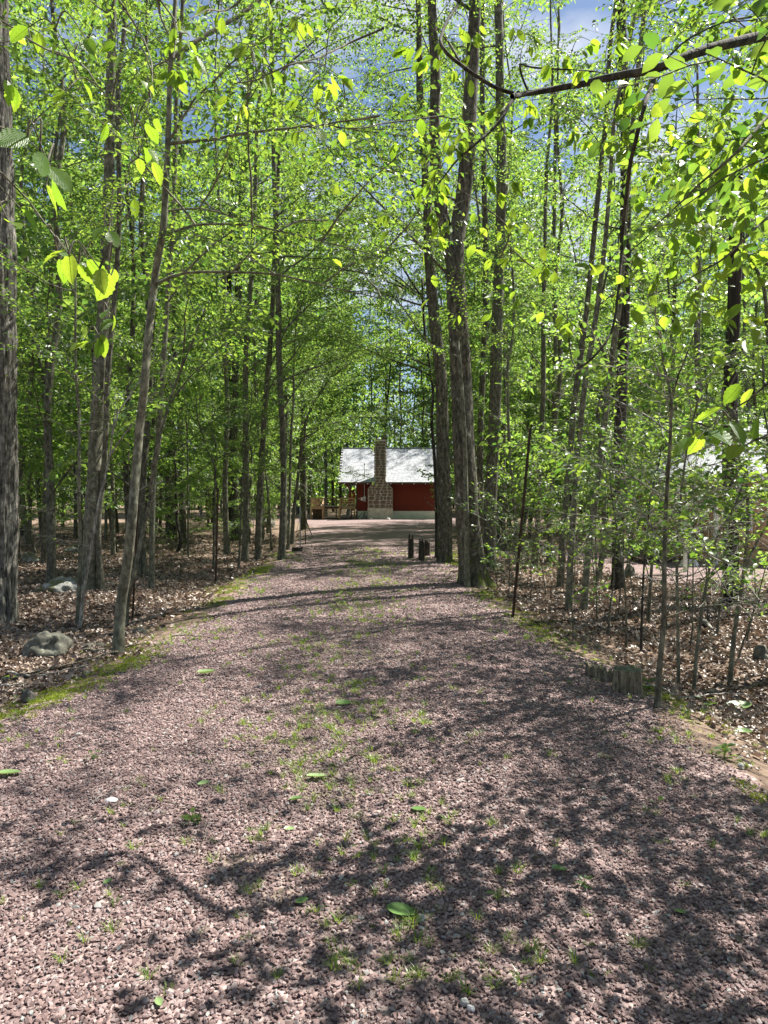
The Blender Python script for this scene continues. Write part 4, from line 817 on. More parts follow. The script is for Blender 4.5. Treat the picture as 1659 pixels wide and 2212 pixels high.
# low saplings in the right understory: many bright leaves
SEENL = {}
def sapling(label, base, h, seed, nb=7, group='leafy saplings in the understory', kindpool=None):
    p = hit(*base); r = np.random.default_rng(seed); B = np.array(p); lm = min(LAND, key=lambda q: abs(q[0] - base[0]))[1]
    key = ('knee-high' if h < 1.7 else 'waist-high' if h < 2.4 else 'slender' if h < 3.1 else 'taller'); dz = 'near' if p.y < 9 else ('just behind' if p.y < 14 else 'far behind')
    label = f'{key} thin sapling with {label} {dz} {lm}'
    e = empty('sapling', B, label, 'sapling', group)
    P = curve((0, 0, -.05), (r.normal(0, .12), r.normal(0, .12), 1), h, 7, 0, .06, r); g = Geo(); g.tube(P, np.linspace(.011, .003, 8), 6, 0); link('trunk', g.mesh('trunk'), M['bark_grey'], e)
    c = Geo()
    for i in range(nb): bough_at(c, kindpool or B_NEAR, P[r.integers(2, 8)], i * 2.4 + r.uniform(-.5, .5), r.uniform(.05, .7), r.uniform(.3, .62), r)
    link('crown', c.mesh('crown'), [M['twig_pale'], M['leaf']], e); return e
sp_ = [((1290, 1345), 2.6), ((1335, 1330), 3.2), ((1180, 1290), 2.2), ((1240, 1385), 1.5), ((1370, 1300), 3.4), ((1440, 1360), 2.4), ((1490, 1400), 2.2), ((1530, 1340), 3.0), ((1610, 1390), 1.6), ((1590, 1430), 1.6), ((1145, 1300), 1.8), ((1100, 1290), 1.5), ((1075, 1275), 1.9), ((1410, 1290), 3.6), ((1480, 1300), 3.6), ((1290, 1290), 3.6), ((1230, 1290), 3.0), ((1130, 1240), 3.2), ((1265, 1255), 4.0), ((1350, 1245), 4.0), ((1430, 1240), 4.2)]
for i, (b, h) in enumerate(sp_):
    sapling('bright serrated leaves', b, h, 60 + i, 7 + i % 4)
for i, (b, h) in enumerate([((60, 1180), 2.5), ((250, 1200), 2.2), ((410, 1150), 2.6), ((345, 1215), 1.6), ((545, 1185), 2.2), ((120, 1150), 3), ((300, 1165), 3), ((440, 1140), 3.4), ((580, 1160), 2.6), ((640, 1150), 2.4), ((200, 1150), 3.2), ((475, 1165), 2.5)]):
    sapling('sparse leaves', b, h, 160 + i, 6, 'low saplings left of the driveway', B_THIN)

# ------------------------------------------------------------------ rocks, logs, stumps, posts
def rock(label, base, wpx, hpx, mat, seed, name='rock', depth=.8, sharp=.5, cat='rock', group=None, Yadd=0):
    p = hit(*base); Y = p.y; wm = wpx * Y / F_; hm = hpx * Y / F_
    bm = bmesh.new(); bmesh.ops.create_icosphere(bm, subdivisions=4, radius=1)
    for v in bm.verts:
        q = v.co.copy(); d = mnoise.noise(q * 1.1 + Vector((seed, 0, 0))) * sharp + mnoise.noise(q * 2.6 + Vector((0, seed, 0))) * sharp * .45 + mnoise.noise(q * 7 + Vector((0, seed, 3))) * .05
        c = mnoise.cell(q * 1.7 + Vector((seed, seed, 0))) * .10 * sharp
        v.co = q * (1 + d + c); v.co.z = max(v.co.z, -.35)
    me = bpy.data.meshes.new(name); bm.to_mesh(me); bm.free()
    for f in me.polygons: f.use_smooth = True
    zs = [v.co.z for v in me.vertices]; xs_ = [v.co.x for v in me.vertices]
    sx = wm / (max(xs_) - min(xs_)); sz = hm / (max(zs) - min(zs)) * 1.15
    for v in me.vertices: v.co = Vector((v.co.x * sx, v.co.y * sx * depth, (v.co.z + .30) * sz))
    o = link(name, me, M[mat]); o.location = (p.x, p.y + wm * depth * .4, gz(p.x, p.y + wm * depth * .4) + .01); tag(o, label, cat, group); return o
rock('large grey lichen-spotted boulder in the litter near the left edge', (85, 1425), 100, 48, 'rock', 1.3)
rock('small flat stone slab lying against the right side of the large boulder', (138, 1408), 32, 11, 'rock', 2.1, sharp=.25)
rock('long low mossy boulder behind the pair of pale saplings', (122, 1282), 92, 28, 'rock_moss', 3.7, sharp=.4)
rock('dark rounded rock on the bright moss at the left edge', (55, 1520), 28, 24, 'rock_dark', 4.4, sharp=.3)
rock('smooth pale stone just right of the nearest left tree', (298, 1372), 32, 13, 'rock', 5.2, sharp=.25)
rock('black and white lichened boulder behind the thick oak', (60, 1216), 42, 20, 'rock_moss', 6.5)
rock('flat grey slab set in the soil left of the nearest left tree', (188, 1404), 38, 9, 'rock', 7.7, sharp=.2)
rock('pale flat slab closest to the foot of the nearest left tree', (214, 1401), 24, 8, 'rock', 8.2, sharp=.2)
rock('bright white boulder on the side driveway near the tan house', (1492, 1226), 42, 17, 'rock_white', 9.1, sharp=.3)
rock('rounded boulder behind the wide blackish trunk on the right', (1362, 1248), 24, 28, 'rock', 10.4, sharp=.3)
rock('small rounded stone in the litter right of the round stump', (1405, 1440), 18, 8, 'rock', 11.9, sharp=.25)
rock('grey half-buried boulder cut by the right edge in the litter', (1650, 1430), 34, 30, 'rock', 12.2, sharp=.4)
rock('brown mossy mound of rock in the litter between left trunks', (150, 1192), 36, 9, 'rock_moss', 14.1, sharp=.3)
rock('pale boulder in the brush left of the tall dark-flecked tree', (578, 1140), 30, 18, 'rock', 15.6, sharp=.3)
rock('small pale stone beside the weedy sprout at the right edge', (1602, 1664), 14, 9, 'pebble', 16.3, sharp=.2)
for i, (u, v, w_, lb) in enumerate([(975, 1995, 0, 0), (433, 1998, 0, 0)]): pass
rock('pale tan pebble in the gravel near the bottom right of centre', (1004, 2190), 22, 13, 'pebble', 20.1, 'pebble', cat='pebble', sharp=.2)
rock('pair-forming light grey pebble right of the tan one at the bottom', (1018, 2203), 18, 12, 'rock_white', 21.1, 'pebble', cat='pebble', sharp=.3)
rock('blue-grey angular pebble in the gravel below the centre', (911, 2005), 19, 11, 'pebble', 22.7, 'pebble', cat='pebble', sharp=.4)
rock('flat whitish stone in the gravel on the left side of the drive', (237, 1740), 28, 7, 'rock_white', 23.7, 'pebble', cat='pebble', sharp=.2)

def stick(label, pts, w, mat='twig_pale', name='stick', lift=.045, cat='stick', side=()):
    P = []; 
    for (u, v) in pts:
        p = hit(u, v); P.append([p.x, p.y, gz(p.x, p.y) + lift])
    P = catmull(P, 4); Y = P[0][1]; O = P[0].copy(); P = P - O; P[:, 2] += np.abs(np.sin(np.arange(len(P)) * 1.1)) * .012
    g = Geo(); g.tube(P, np.linspace(w, w * .45, len(P)) / 2 * Y / F_, 9, 0, True)
    for s_ in side:
        q = [hit(*a) for a in s_]; q = np.array([[a.x, a.y, gz(a.x, a.y) + lift * 1.5] for a in q]) - O; g.tube(catmull(q, 3), np.linspace(w * .5, w * .25, (len(q) - 1) * 3 + 1) / 2 * Y / F_, 6, 0)
    o = link(name, g.mesh(name), M[mat]); o.location = O; tag(o, label, cat); return o
stick('short thick weathered log resting against the nearest left tree', [(183, 1411), (215, 1413), (255, 1408), (308, 1396)], 9, 'old_wood', 'log', .03, 'log')
stick('long dark stick trailing left from the foot of the nearest left tree', [(255, 1418), (220, 1427), (180, 1440), (110, 1456), (50, 1470)], 5, 'old_wood', side=[[(120, 1452), (85, 1470), (60, 1476)]])
stick('long pale curved stick lying in the litter at the left edge', [(18, 1463), (48, 1470), (85, 1472), (130, 1463), (190, 1448)], 5, 'twig_pale')
stick('thin stick in the litter nearest the left edge above the dark rock', [(4, 1492), (30, 1493), (60, 1487)], 5, 'twig_pale')
stick('bleached branch fragment behind the leaning left trees', [(220, 1262), (240, 1266), (262, 1262)], 2.5, 'twig_pale', side=[[(245, 1266), (247, 1273)]])
stick('reddish fallen pole slanting up among the left trunks', [(215, 1166), (250, 1158), (272, 1150)], 4, 'rust', 'log', .1, 'log')
stick('dark stick on the ground beyond the moss on the left verge', [(370, 1384), (400, 1382), (450, 1386)], 3, 'old_wood')
stick('pale twig on the ground right of the round stump', [(1395, 1492), (1430, 1500), (1465, 1518), (1500, 1522)], 4, 'twig_pale')
stick('long pale bowed twig in the litter near the right edge', [(1485, 1520), (1530, 1514), (1580, 1510), (1640, 1518)], 4, 'twig_pale')
stick('bleached log end in the litter behind the right verge saplings', [(1520, 1350), (1530, 1358), (1538, 1368)], 12, 'twig_pale', 'log', .04, 'log')
stick('thin bent twig lying in the gravel left of centre', [(345, 1748), (400, 1760), (440, 1790), (442, 1830), (420, 1870)], 2, 'old_wood', lift=.03)
stick('short dry twig in the gravel at the left of the drive', [(200, 1745), (250, 1720), (300, 1705)], 1.6, 'twig_pale', lift=.03)

# stumps on the right verge
def stump(label, base, wpx, hpx, mat='old_wood', split=0., tilt=0, seed=0, tall=False):
    p = hit(*base); Y = p.y; rw = wpx / 2 * Y / F_; h = hpx * Y / F_ ; r = np.random.default_rng(seed); e = empty('stump', (p.x, p.y + rw * .7, gz(p.x, p.y + rw)), label, 'stump')
    n = 26; g = Geo(); zz = np.linspace(-.08, h, 9); th = np.arange(n) / n * 6.283; top = h * (1 + (r.normal(0, .14, n) if tall else r.normal(0, .015, n)))
    V = []
    for i, z_ in enumerate(zz):
        t = i / 8; rad = rw * (1.08 - .10 * t) * (1 + .035 * np.sin(th * 9 + seed) + .03 * np.sin(th * 17 + seed * 3) + .03 * np.sin(th * 3 + seed))
        zv = np.full(n, z_) if i < 8 else top; V.append(np.stack([rad * np.cos(th) + tilt * z_, rad * np.sin(th), zv], 1))
    for k, rr in enumerate((.82, .45)):
        V.append(np.stack([rw * rr * .97 * np.cos(th) + tilt * h, rw * rr * .97 * np.sin(th), (top if not tall else np.full(n, h * .75)) - .006 * (k + 1) + r.normal(0, .004, n)], 1))
    V = np.array(V); m = len(V); i = np.arange(m - 1)[:, None] * n + np.arange(n)[None]; j = np.arange(m - 1)[:, None] * n + (np.arange(n)[None] + 1) % n
    F = np.stack([i, j, j + n, i + n], -1); b = F[:8].reshape(-1, 4); c = F[8:].reshape(-1, 4)
    g1 = Geo(); g1.add(V.reshape(-1, 3), b); link('bark', g1.mesh('bark'), M[mat], e)
    g2 = Geo(); g2.add(np.vstack([V.reshape(-1, 3), [[tilt * h, 0, (h if not tall else h * .72) - .01]]]), c); k0 = (m - 1) * n; g2.P.append(np.array([[k0 + q, k0 + (q + 1) % n, m * n] for q in range(n)])); g2.M.append(np.zeros(n, int))
    link('cut_top', g2.mesh('cut_top'), M['bark_smooth' if not tall else mat], e); return e
stump('low round sawn stump at the right edge of the gravel', (1362, 1500), 62, 50, 'old_wood', seed=3)
stump('tall thin rotten stump post, leftmost of the three near the cabin drive', (888, 1207), 12, 46, 'old_post', tall=True, seed=5)
stump('middle rotten stump of the three beside the cabin drive, nearest the road', (911, 1212), 13, 40, 'old_post', tall=True, seed=6)
stump('short square rotten stump, rightmost of the three near the cabin drive', (923, 1201), 13, 30, 'old_post', tall=True, seed=8)
stump('charred low log stub lying at the left gravel edge near the deck', (643, 1192), 26, 9, 'old_post', tall=True, seed=9)
p = hit(1268, 1462); q = hit(1330, 1478); g = Geo(); r = np.random.default_rng(4)   # split half-log plank beside the stump
a = np.array([p.x, p.y + .05, gz(p.x, p.y)]); b = np.array([q.x, q.y + .05, gz(q.x, q.y)]); nn = 14
for k in range(nn):
    t0, t1 = k / nn, (k + 1) / nn; c0 = a + (b - a) * t0; c1 = a + (b - a) * t1; dn = np.array([.25, 1, 0]) * .045
    h0_, h1_ = .12 + .02 * math.sin(k * 2.1) - .03 * t0, .12 + .02 * math.sin((k + 1) * 2.1) - .03 * t1
    V = []
    for c_, hh in ((c0, h0_), (c1, h1_)): V += [c_ - dn - [0, 0, .1], c_ - dn * 1.1 + [0, 0, hh * .9], c_ + dn + [0, 0, hh], c_ + dn - [0, 0, .1]]
    g.add(np.array(V) - a, [[0, 4, 5, 1], [1, 5, 6, 2], [2, 6, 7, 3]] + ([[0, 1, 2, 3]] if k == 0 else []) + ([[4, 7, 6, 5]] if k == nn - 1 else []))
o = link('log', g.mesh('log', False), M['old_wood']); o.location = a; tag(o, 'split rotting log on edge beside the low round stump', 'log')

# steel posts
def post(label, base, top, wpx, mat='rust', shape='T', dy=0):
    p = hit(*base); Y = p.y; P0 = np.array(at(*base, Y)) - [0, 0, .15]; P1 = np.array(at(*top, Y + dy)); w_ = wpx * Y / F_
    d = P1 - P0; L = np.linalg.norm(d); e = empty('fence_post', P0 + [0, 0, .15], label, 'post')
    g = Geo(); g.box((0, 0, L / 2), (w_, w_ * .22, L)); g.box((0, w_ * .35, L / 2), (w_ * .22, w_ * .5, L))
    o = link('post_rail', g.mesh('post_rail', False), M[mat], e); o.location = (0, 0, -.15)
    R = Vector(d).to_track_quat('Z', 'Y').to_matrix().to_3x3(); R = R @ Matrix.Rotation(.5, 3, 'Z'); o.rotation_euler = R.to_euler()
    nub = Geo(); nub.box((0, -w_ * .25, 0), (w_ * .4, w_ * .35, w_ * .35)); nm = nub.mesh('stud', False); nm.materials.append(M[mat])
    for k in range(6):
        s_ = bpy.data.objects.new('stud', nm); COL.objects.link(s_); s_.parent = o; s_.location = (0, 0, L * (.45 + .09 * k))
    return e
post('rusty steel fence post right behind the nearest left tree', (286, 1342), (301, 1062), 5.5)
post('dark upright steel post in the litter beside the thin forked sapling', (466, 1261), (472, 1054), 5)
e = post('tall leaning dark steel post right of the largest mossy tree', (1106, 1334), (1146, 925), 6.5)
post('short grey steel post among the saplings left of the deck', (649, 1182), (649, 1094), 3.2, 'galv')
post('thin dark post nearest the deck at the left gravel edge', (660, 1175), (658, 1110), 2.4)
post('slanted thin prop leaning from the dark post near the deck', (678, 1160), (658, 1118), 2.4)

# tall dark pole
T('tall dark branchless pole with a flat cut top in front of the tan house', (1579, 1306), [(1579, 1200), (1579, 1135), (1577, 962), (1578, 823), (1585, 692), (1589, 480), (1591, 362)], 33, 26, 'bark_pole', boughs=0, bare=2, cont=False, flare=.08, name='wooden_pole', cat='pole')

# ------------------------------------------------------------------ fallen green leaves and weeds on the gravel
def on_ground_leaf(label, u, v, px, rz, mat='fallen_green', curl=.3, seed=0):
    p = hit(u, v); ln = px * p.y / F_; r = random.Random(seed); g = Geo(); n = 12; V = []; F = []; uv = []
    wd = r.uniform(.26, .36)
    for i in range(n + 1):
        t = i / n; hw = wd * math.sin(PI * t ** .9) ** .7 if 0 < t < 1 else .004
        for j in (-2, -1, 0, 1, 2):
            f = j / 2; ser = 1 + (.06 if (i % 2 and abs(j) == 2) else 0)
            V.append(((t - .5), hw * f * ser, .03 + curl * ((t - .5) ** 2) * .7 + abs(f) ** 1.5 * hw * curl + .01 * (i % 2) * abs(f) + r.uniform(-.006, .006))); uv.append((.5 + f * .5 * hw / wd, t))
    for i in range(n):
        for j in range(4): a_ = i * 5 + j; F.append([a_, a_ + 1, a_ + 6, a_ + 5])
    g.add(np.array(V) * ln, F, 0, np.full(len(V), r.random()), uv); o = link('fallen_leaf', g.mesh('fallen_leaf'), M[mat]); o.location = (p.x, p.y, gz(p.x, p.y) + .02); o.rotation_euler = (r.uniform(-.2, .2), r.uniform(-.2, .2), rz)
    tag(o, label, 'leaf', 'leaves fallen on the ground'); return o
for i, a in enumerate([
    ('crisp pale green leaf curled on the gravel below the centre', 865, 1983, 62, -.5),
    ('small ribbed green leaf lying on the gravel near the bottom left', 344, 2190, 28, -1.0),
    ('pale green leaf flat on the gravel right of centre', 1208, 1897, 34, .1),
    ('grey-green leaf on the shaded gravel left of the curled pale leaf', 652, 1960, 27, .2),
    ('bright green cupped leaf on the grassy centre strip', 684, 1690, 42, .3),
    ('narrow folded green leaf left of the cupped leaf on the centre strip', 640, 1737, 30, 0.05),
    ('light green leaf among grass tufts right of the cupped leaf', 905, 1760, 32, -.4),
    ('broad green leaf in the middle distance on the drive', 742, 1528, 34, 0),
    ('long green leaf lying on the left half of the middle drive', 445, 1460, 38, .1),
    ('small green leaf on the dark gravel band near the large tree', 743, 1304, 20, .1),
    ('large dark green leaf at the left edge below the moss', 18, 1682, 48, .3),
    ('small round green leaf on gravel at the lower right', 1060, 1945, 20, .3),
    ('small pale leaf on the gravel in the left foreground', 234, 1920, 20, .6),
    ('tiny yellow-green leaf on the gravel just below the centre line', 625, 1801, 22, .2),
    ('green leaf lying on gravel above the left twig', 441, 1703, 26, 0),
    ('ribbed green leaf on the shaded gravel at the lower right', 1470, 1985, 24, -.5),
    ('large green leaf on the litter at the right edge', 1595, 1535, 60, .2),
    ('lower of the two green leaves on the litter at the right edge', 1607, 1590, 34, -.3),
    ('yellowish leaf in the middle of the far drive', 815, 1553, 24, -.4)]):
    on_ground_leaf(a[0], a[1], a[2], a[3] * 1.1, a[4], 'fallen_green' if i != 18 else 'litter', seed=i, curl=.15 + .35 * (i % 3) / 2)

def weed(label, u, v, px, n, seed, droop=.4):
    p = hit(u, v); ln = px * p.y / F_; r = np.random.default_rng(seed); e = empty('weed', (p.x, p.y, gz(p.x, p.y)), label, 'weed'); g = Geo(); st = Geo()
    for i in range(n):
        a_ = i * 2.4 + r.uniform(-.3, .3); h = ln * r.uniform(.1, .9); q = np.array([math.cos(a_) * ln * .2, math.sin(a_) * ln * .2, h]); st.tube([(0, 0, 0), q * [.4, .4, .7], q], [.0016, .0013, .001], 4, 0)
        add_leaves(g, [q], [[math.cos(a_), math.sin(a_), r.uniform(-.1, .5)]], [[r.normal(0, .2), r.normal(0, .2), 1]], [ln * r.uniform(.45, .7)], 0, 1)
    link('stem', st.mesh('stem'), M['grass'], e); link('foliage', g.mesh('foliage'), M['leaf'], e); return e
weed('leafy green weed with dark stalks at the right edge of the gravel', 1565, 1640, 34, 14, 1)
weed('broad-leaved sprout in the litter left of the large fallen leaf', 1522, 1535, 34, 6, 2)
weed('low rosette weed among stones on the lower left of the drive', 415, 1783, 32, 12, 3, .3)
weed('small two-leaved sprout in the right part of the gravel', 1420, 1745, 26, 4, 4)
weed('small sprout in the litter at the lower left edge', 22, 1480, 22, 6, 5)
weed('little clover-like weed at the right edge of the foreground gravel', 1480, 1925, 20, 6, 6)
weed('sprout right of centre on the shaded gravel', 1262, 1925, 26, 7, 7)
weed('dandelion-like sprout at the foot of the low round stump', 1400, 1490, 24, 8, 8)
weed('green sprout between the split log and the road', 1290, 1478, 14, 5, 9)
weed('small sprout on the left verge above the moss', 200, 1645, 22, 7, 10)

# ------------------------------------------------------------------ the red cabin
CY = 53.0
cab = empty('cabin', (0, CY, 0), 'red board cabin with grey shingle roof and stone chimney at the end of the driveway', 'cabin')
def cb(name, c, d, mat, parent=cab, rot=None, bev=0):
    c = Vector(c) - Vector((0, CY, 0)) if parent is cab else Vector(c); return box_obj(name, c, d, M[mat], parent, rot, bev)
cb('wall', (1.15, CY + 4.0, 1.66), (6.3, 7.8, 2.1), 'red_board')
cb('foundation', (1.15, CY + 4.0, .12), (6.42, 7.92, .96), 'foundation')
bm_ = Geo(); bm_.box((0, 0, 0), (.208, .035, 2.14)); bme = bm_.mesh('board', False); bme.materials.append(M['red_board'])
for k in range(30):
    x = -1.95 + k * .217
    if -1.08 < x < .48: continue
    o = bpy.data.objects.new('board', bme); COL.objects.link(o); o.parent = cab; o.location = (x, .08 - .002 * (k % 3), 1.675)
cb('corner_trim', (-2.03, CY + .05, 1.3), (.10, .12, 3.0), 'brown_trim')
# roof
ya, yb, za, zb = CY - .55, CY + 4.0, 2.74, 5.55; L_ = math.hypot(yb - ya, zb - za); ang = math.atan2(zb - za, yb - ya)
rf = cb('roof', (.58, (ya + yb) / 2, (za + zb) / 2 - .06), (7.9, L_, .10), 'brown_trim', rot=(ang, 0, 0))
cb('rear_roof', (.58, 2 * yb - (ya + yb) / 2, (za + zb) / 2 - .06), (7.9, L_, .10), 'shingle', rot=(-ang, 0, 0))
g = Geo(); r = np.random.default_rng(3); rows = 25; rh = L_ / rows
for i in range(rows):
    y0 = -L_ / 2 + i * rh; x = -3.97 + (.15 if i % 2 else 0); 
    while x < 3.93:
        wd = min(r.uniform(.24, .36), 3.95 - x); 
        if wd < .05: break
        g.box((x + wd / 2, y0 + rh * .5, .062 + r.uniform(0, .006)), (wd - .012, rh * 1.04, .014 + .004 * r.random()), 0, (-.05, 0, 0)); x += wd
sh = link('shingles', g.mesh('shingles', False), M['shingle'], rf); tag(sh, kind='stuff')
cb('fascia', (.58, ya - .02, za - .07), (7.94, .035, .17), 'brown_trim'); cb('ridge_cap', (.58, yb, zb + .03), (7.9, .24, .05), 'shingle')
cb('soffit_brace', (-2.55, CY - .05, 2.28), (.09, .09, 1.1), 'red_board', rot=(0, -.68, 0)); cb('soffit_brace', (-2.62, CY + .9, 2.28), (.09, .09, 1.1), 'brown_trim', rot=(0, -.68, 0))
cb('porch_beam', (-2.9, CY + 2, 2.64), (.10, 4.6, .12), 'brown_trim')
for k in range(9): cb('eave_light', (-2.9 + k * .85, ya - .06, za - .12), (.07, .05, .07), 'white_paint', bev=.02)
# chimney
ch = empty('chimney', (0, 0, 0), None, None); ch.parent = cab; ch.location = (-.28, -.28, 0)
def prism(name, poly, y0, y1, mat, parent):
    n = len(poly); V = [(x, y0, z) for x, z in poly] + [(x, y1, z) for x, z in poly]; me = bpy.data.meshes.new(name)
    me.from_pydata(V, [], [list(range(n)), list(range(2 * n - 1, n - 1, -1))] + [[i, i + n, (i + 1) % n + n, (i + 1) % n] for i in range(n)]); bm = bmesh.new(); bm.from_mesh(me); bmesh.ops.recalc_face_normals(bm, faces=bm.faces[:]); bm.to_mesh(me); bm.free()
    return link(name, me, M[mat], parent)
prism('mortar_core', [(-.90, .8), (.90, .8), (.90, 2.28), (.40, 2.85), (.40, 5.75), (-.40, 5.75), (-.40, 2.85), (-.90, 2.28)], -.32, .42, 'mortar', ch)
prism('concrete_base', [(-.94, -.3), (.94, -.3), (.93, .82), (-.93, .82)], -.38, .42, 'concrete', ch)
def half(z): return .90 if z < 2.28 else (.40 if z > 2.85 else .90 - .5 * (z - 2.28) / .57)
r = random.Random(5); z = .84
def stone(cx, cz, wd, hg, side=0):
    bm = bmesh.new(); n = 8; pts = []
    for k in range(n):
        a_ = k / n * 6.283 + .39; ca, sa = math.cos(a_), math.sin(a_); kx = max(abs(ca), abs(sa))
        pts.append((ca / kx * wd / 2 * r.uniform(.82, 1.0), sa / kx * hg / 2 * r.uniform(.82, 1.0)))
    a1 = [bm.verts.new((x, .02, z_)) for x, z_ in pts]; a2 = [bm.verts.new((x * .93, -.035, z_ * .93)) for x, z_ in pts]; c = bm.verts.new((r.uniform(-.02, .02), -.045 - r.uniform(0, .02), 0))
    for k in range(n): bm.faces.new((a1[k], a1[(k + 1) % n], a2[(k + 1) % n], a2[k])); bm.faces.new((a2[k], a2[(k + 1) % n], c))
    bmesh.ops.recalc_face_normals(bm, faces=bm.faces[:]); me = bpy.data.meshes.new('stone'); bm.to_mesh(me); bm.free()
    o = link('stone', me, M[r.choice(['masonry', 'masonry', 'masonry2', 'masonry3'])], ch)
    if side: o.location = (side * (.405 if cz > 2.85 else .905), cx, cz); o.rotation_euler = (0, 0, side * PI / 2)
    else: o.location = (cx, -.32, cz)
M['masonry2'] = stone_mat('masonry2', [(0.3, (0.09, 0.068, 0.052)), (0.7, (0.19, 0.145, 0.11))], False, 3, 0.4)
M['masonry3'] = stone_mat('masonry3', [(0.3, (0.07, 0.066, 0.058)), (0.7, (0.15, 0.14, 0.12))], False, 3, 0.4)
while z < 5.70:
    hg = r.uniform(.17, .31) if z < 2.8 else r.uniform(.16, .26); hw = half(z + hg * .5) - .02; x = -hw
    while x < hw - .06:
        wd = r.uniform(.2, .5); wd = min(wd, hw - x)
        if hw - (x + wd) < .1: wd = hw - x
        if hg > .23 and r.random() < .35: stone(x + wd / 2, z + hg * .25, wd - .025, hg * .46); stone(x + wd / 2, z + hg * .76, wd - .025, hg * .44)
        else: stone(x + wd / 2, z + hg / 2, wd - .025, hg - .02)
        x += wd
    for sd2 in (-1, 1):
        if z > 3.0 or z < 2.1: stone(-.15, z + hg / 2, .3, hg - .02, sd2)
    z += hg
prism('chimney_cap', [(-.46, 5.75), (.46, 5.75), (.46, 5.86), (-.46, 5.86)], -.38, .48, 'concrete', ch)
for sx_ in (-1, 1): prism('cap_pier', [(sx_ * .22 - .1, 5.86), (sx_ * .22 + .1, 5.86), (sx_ * .22 + .1, 6.1), (sx_ * .22 - .1, 6.1)], -.3, .38, 'masonry', ch)
prism('cap_slab', [(-.42, 6.1), (.42, 6.1), (.42, 6.16), (-.42, 6.16)], -.34, .42, 'rock_dark', ch)
# meter, mast
def tube_obj(name, P, r_, mat, parent, seg=10):
    g = Geo(); g.tube(np.array(P, float), r_, seg, 0, True); return link(name, g.mesh(name), M[mat], parent)
tube_obj('service_mast', [(-1.45, -.05, 1.7), (-1.45, -.05, 2.6), (-1.45, -.1, 3.2), (-1.45, -.1, 4.05)], .035, 'galv', cab); tube_obj('weatherhead', [(-1.45, -.1, 4.05), (-1.45, -.14, 4.14), (-1.45, -.24, 4.1)], .055, 'galv', cab)
mt = box_obj('electric_meter', Vector((-1.45, .0, 1.52)), (.22, .12, .42), M['galv'], cab, bev=.015)
tube_obj('meter_dial', [(0, -.05, .06), (0, -.13, .06)], .075, 'white_paint', mt, 16)
box_obj('junction_box', Vector((-1.66, .02, 1.5)), (.15, .09, .22), M['white_paint'], cab, bev=.01); box_obj('outlet_box', Vector((-1.86, .02, 1.52)), (.07, .06, .09), M['galv'], cab, bev=.01)
for k, (a0_, zz_) in enumerate(((-1.9, .5), (-1.65, .58), (-1.35, .6))):
    tube_obj('cable', catmull([(a0_ + .25, -.02, zz_), (a0_ + .1, -.1, .25), (a0_ - .05, -.2, .05), (a0_ + .2, -.25, -.02), (a0_ + .45, -.15, .2), (a0_ + .4, -.05, .5)], 5), .02, 'black', cab, 6)
# deck
dk = empty('deck', (-3.8, CY + 1.8, 0), 'tan wooden deck with rails and front steps at the left end of the cabin', 'deck')
def db(name, x, y, z_, d, mat='deck_wood', rot=None): return box_obj(name, Vector((x + 3.8, y - CY - 1.8, z_)), d, M[mat], dk, rot)
for k in range(22): db('deck_board', -3.8, CY + .36 + k * .145, .95, (3.4, .135, .035), 'deck_grey')
db('rim_joist', -5.0, CY + .27, .84, (1.0, .04, .2)); db('rim_joist', -2.65, CY + .27, .84, (1.3, .04, .2)); db('rim_joist', -5.5, CY + 1.9, .84, (.04, 3.2, .2)); db('rim_joist', -3.8, CY + 3.55, .84, (3.4, .04, .2))
for (x, y, zt) in ((-5.45, .24, 1.55), (-4.5, .24, 1.5), (-3.28, .24, 1.5), (-2.2, .24, 1.6), (-5.45, 3.5, 1.62), (-3.8, 3.5, 1.62), (-2.6, 3.5, 1.62), (-5.45, 1.9, 1.6)): db('deck_post', x, CY + y, zt / 2 - .05, (.10, .10, zt + .1))
for zz_ in (1.14, 1.32, 1.50):
    db('rail', -4.98, CY + .24, zz_, (.86, .035, .08)); db('rail', -2.74, CY + .24, zz_, (.98, .035, .08)); db('rail', -4.0, CY + 3.5, zz_ + .04, (2.9, .035, .08)); db('rail', -5.45, CY + 1.9, zz_, (.035, 3.2, .08))
db('top_rail', -4.98, CY + .24, 1.57, (.95, .14, .04)); db('top_rail', -2.74, CY + .24, 1.57, (1.08, .14, .04))
for k in range(9): db('baluster', -5.2 + k * .36, CY + 3.46, 1.3, (.04, .04, .6), 'brown_trim')
for k in range(4): db('stair_tread', -3.89, CY - .02 - .24 * (3 - k) + .0, .14 + k * .205, (1.14, .26, .04))
for x in (-4.5, -3.28):
    db('stringer', x, CY - .25, .42, (.05, 1.25, .16), rot=(.72, 0, 0)); db('newel_post', x, CY - .80, .55, (.10, .10, 1.2)); db('stair_rail', x, CY - .28, 1.30, (.09, 1.2, .05), rot=(.42, 0, 0))
db('storage_panel', -4.95, CY + .35, .38, (.75, .04, .75), 'brown_trim')
o = empty('deck_chair', (-2.45, CY + 1.3, .97), 'small bright red plastic chair on the deck against the cabin corner', 'chair')
box_obj('seat', Vector((0, 0, .38)), (.5, .5, .05), M['red_plastic'], o); 
for k in range(5): box_obj('back_slat', Vector((-.2 + k * .1, .28, .68)), (.08, .03, .65), M['red_plastic'], o, (-.25, 0, 0))
for sx_ in (-1, 1):
    for sy_ in (-1, 1): box_obj('leg', Vector((sx_ * .22, sy_ * .2, .18)), (.06, .05, .37), M['red_plastic'], o)
    box_obj('armrest', Vector((sx_ * .27, 0, .58)), (.09, .55, .03), M['red_plastic'], o)
o = empty('planter_bench', (-5.15, CY + .75, .97), 'light wooden planter box in the left corner of the deck', 'planter')
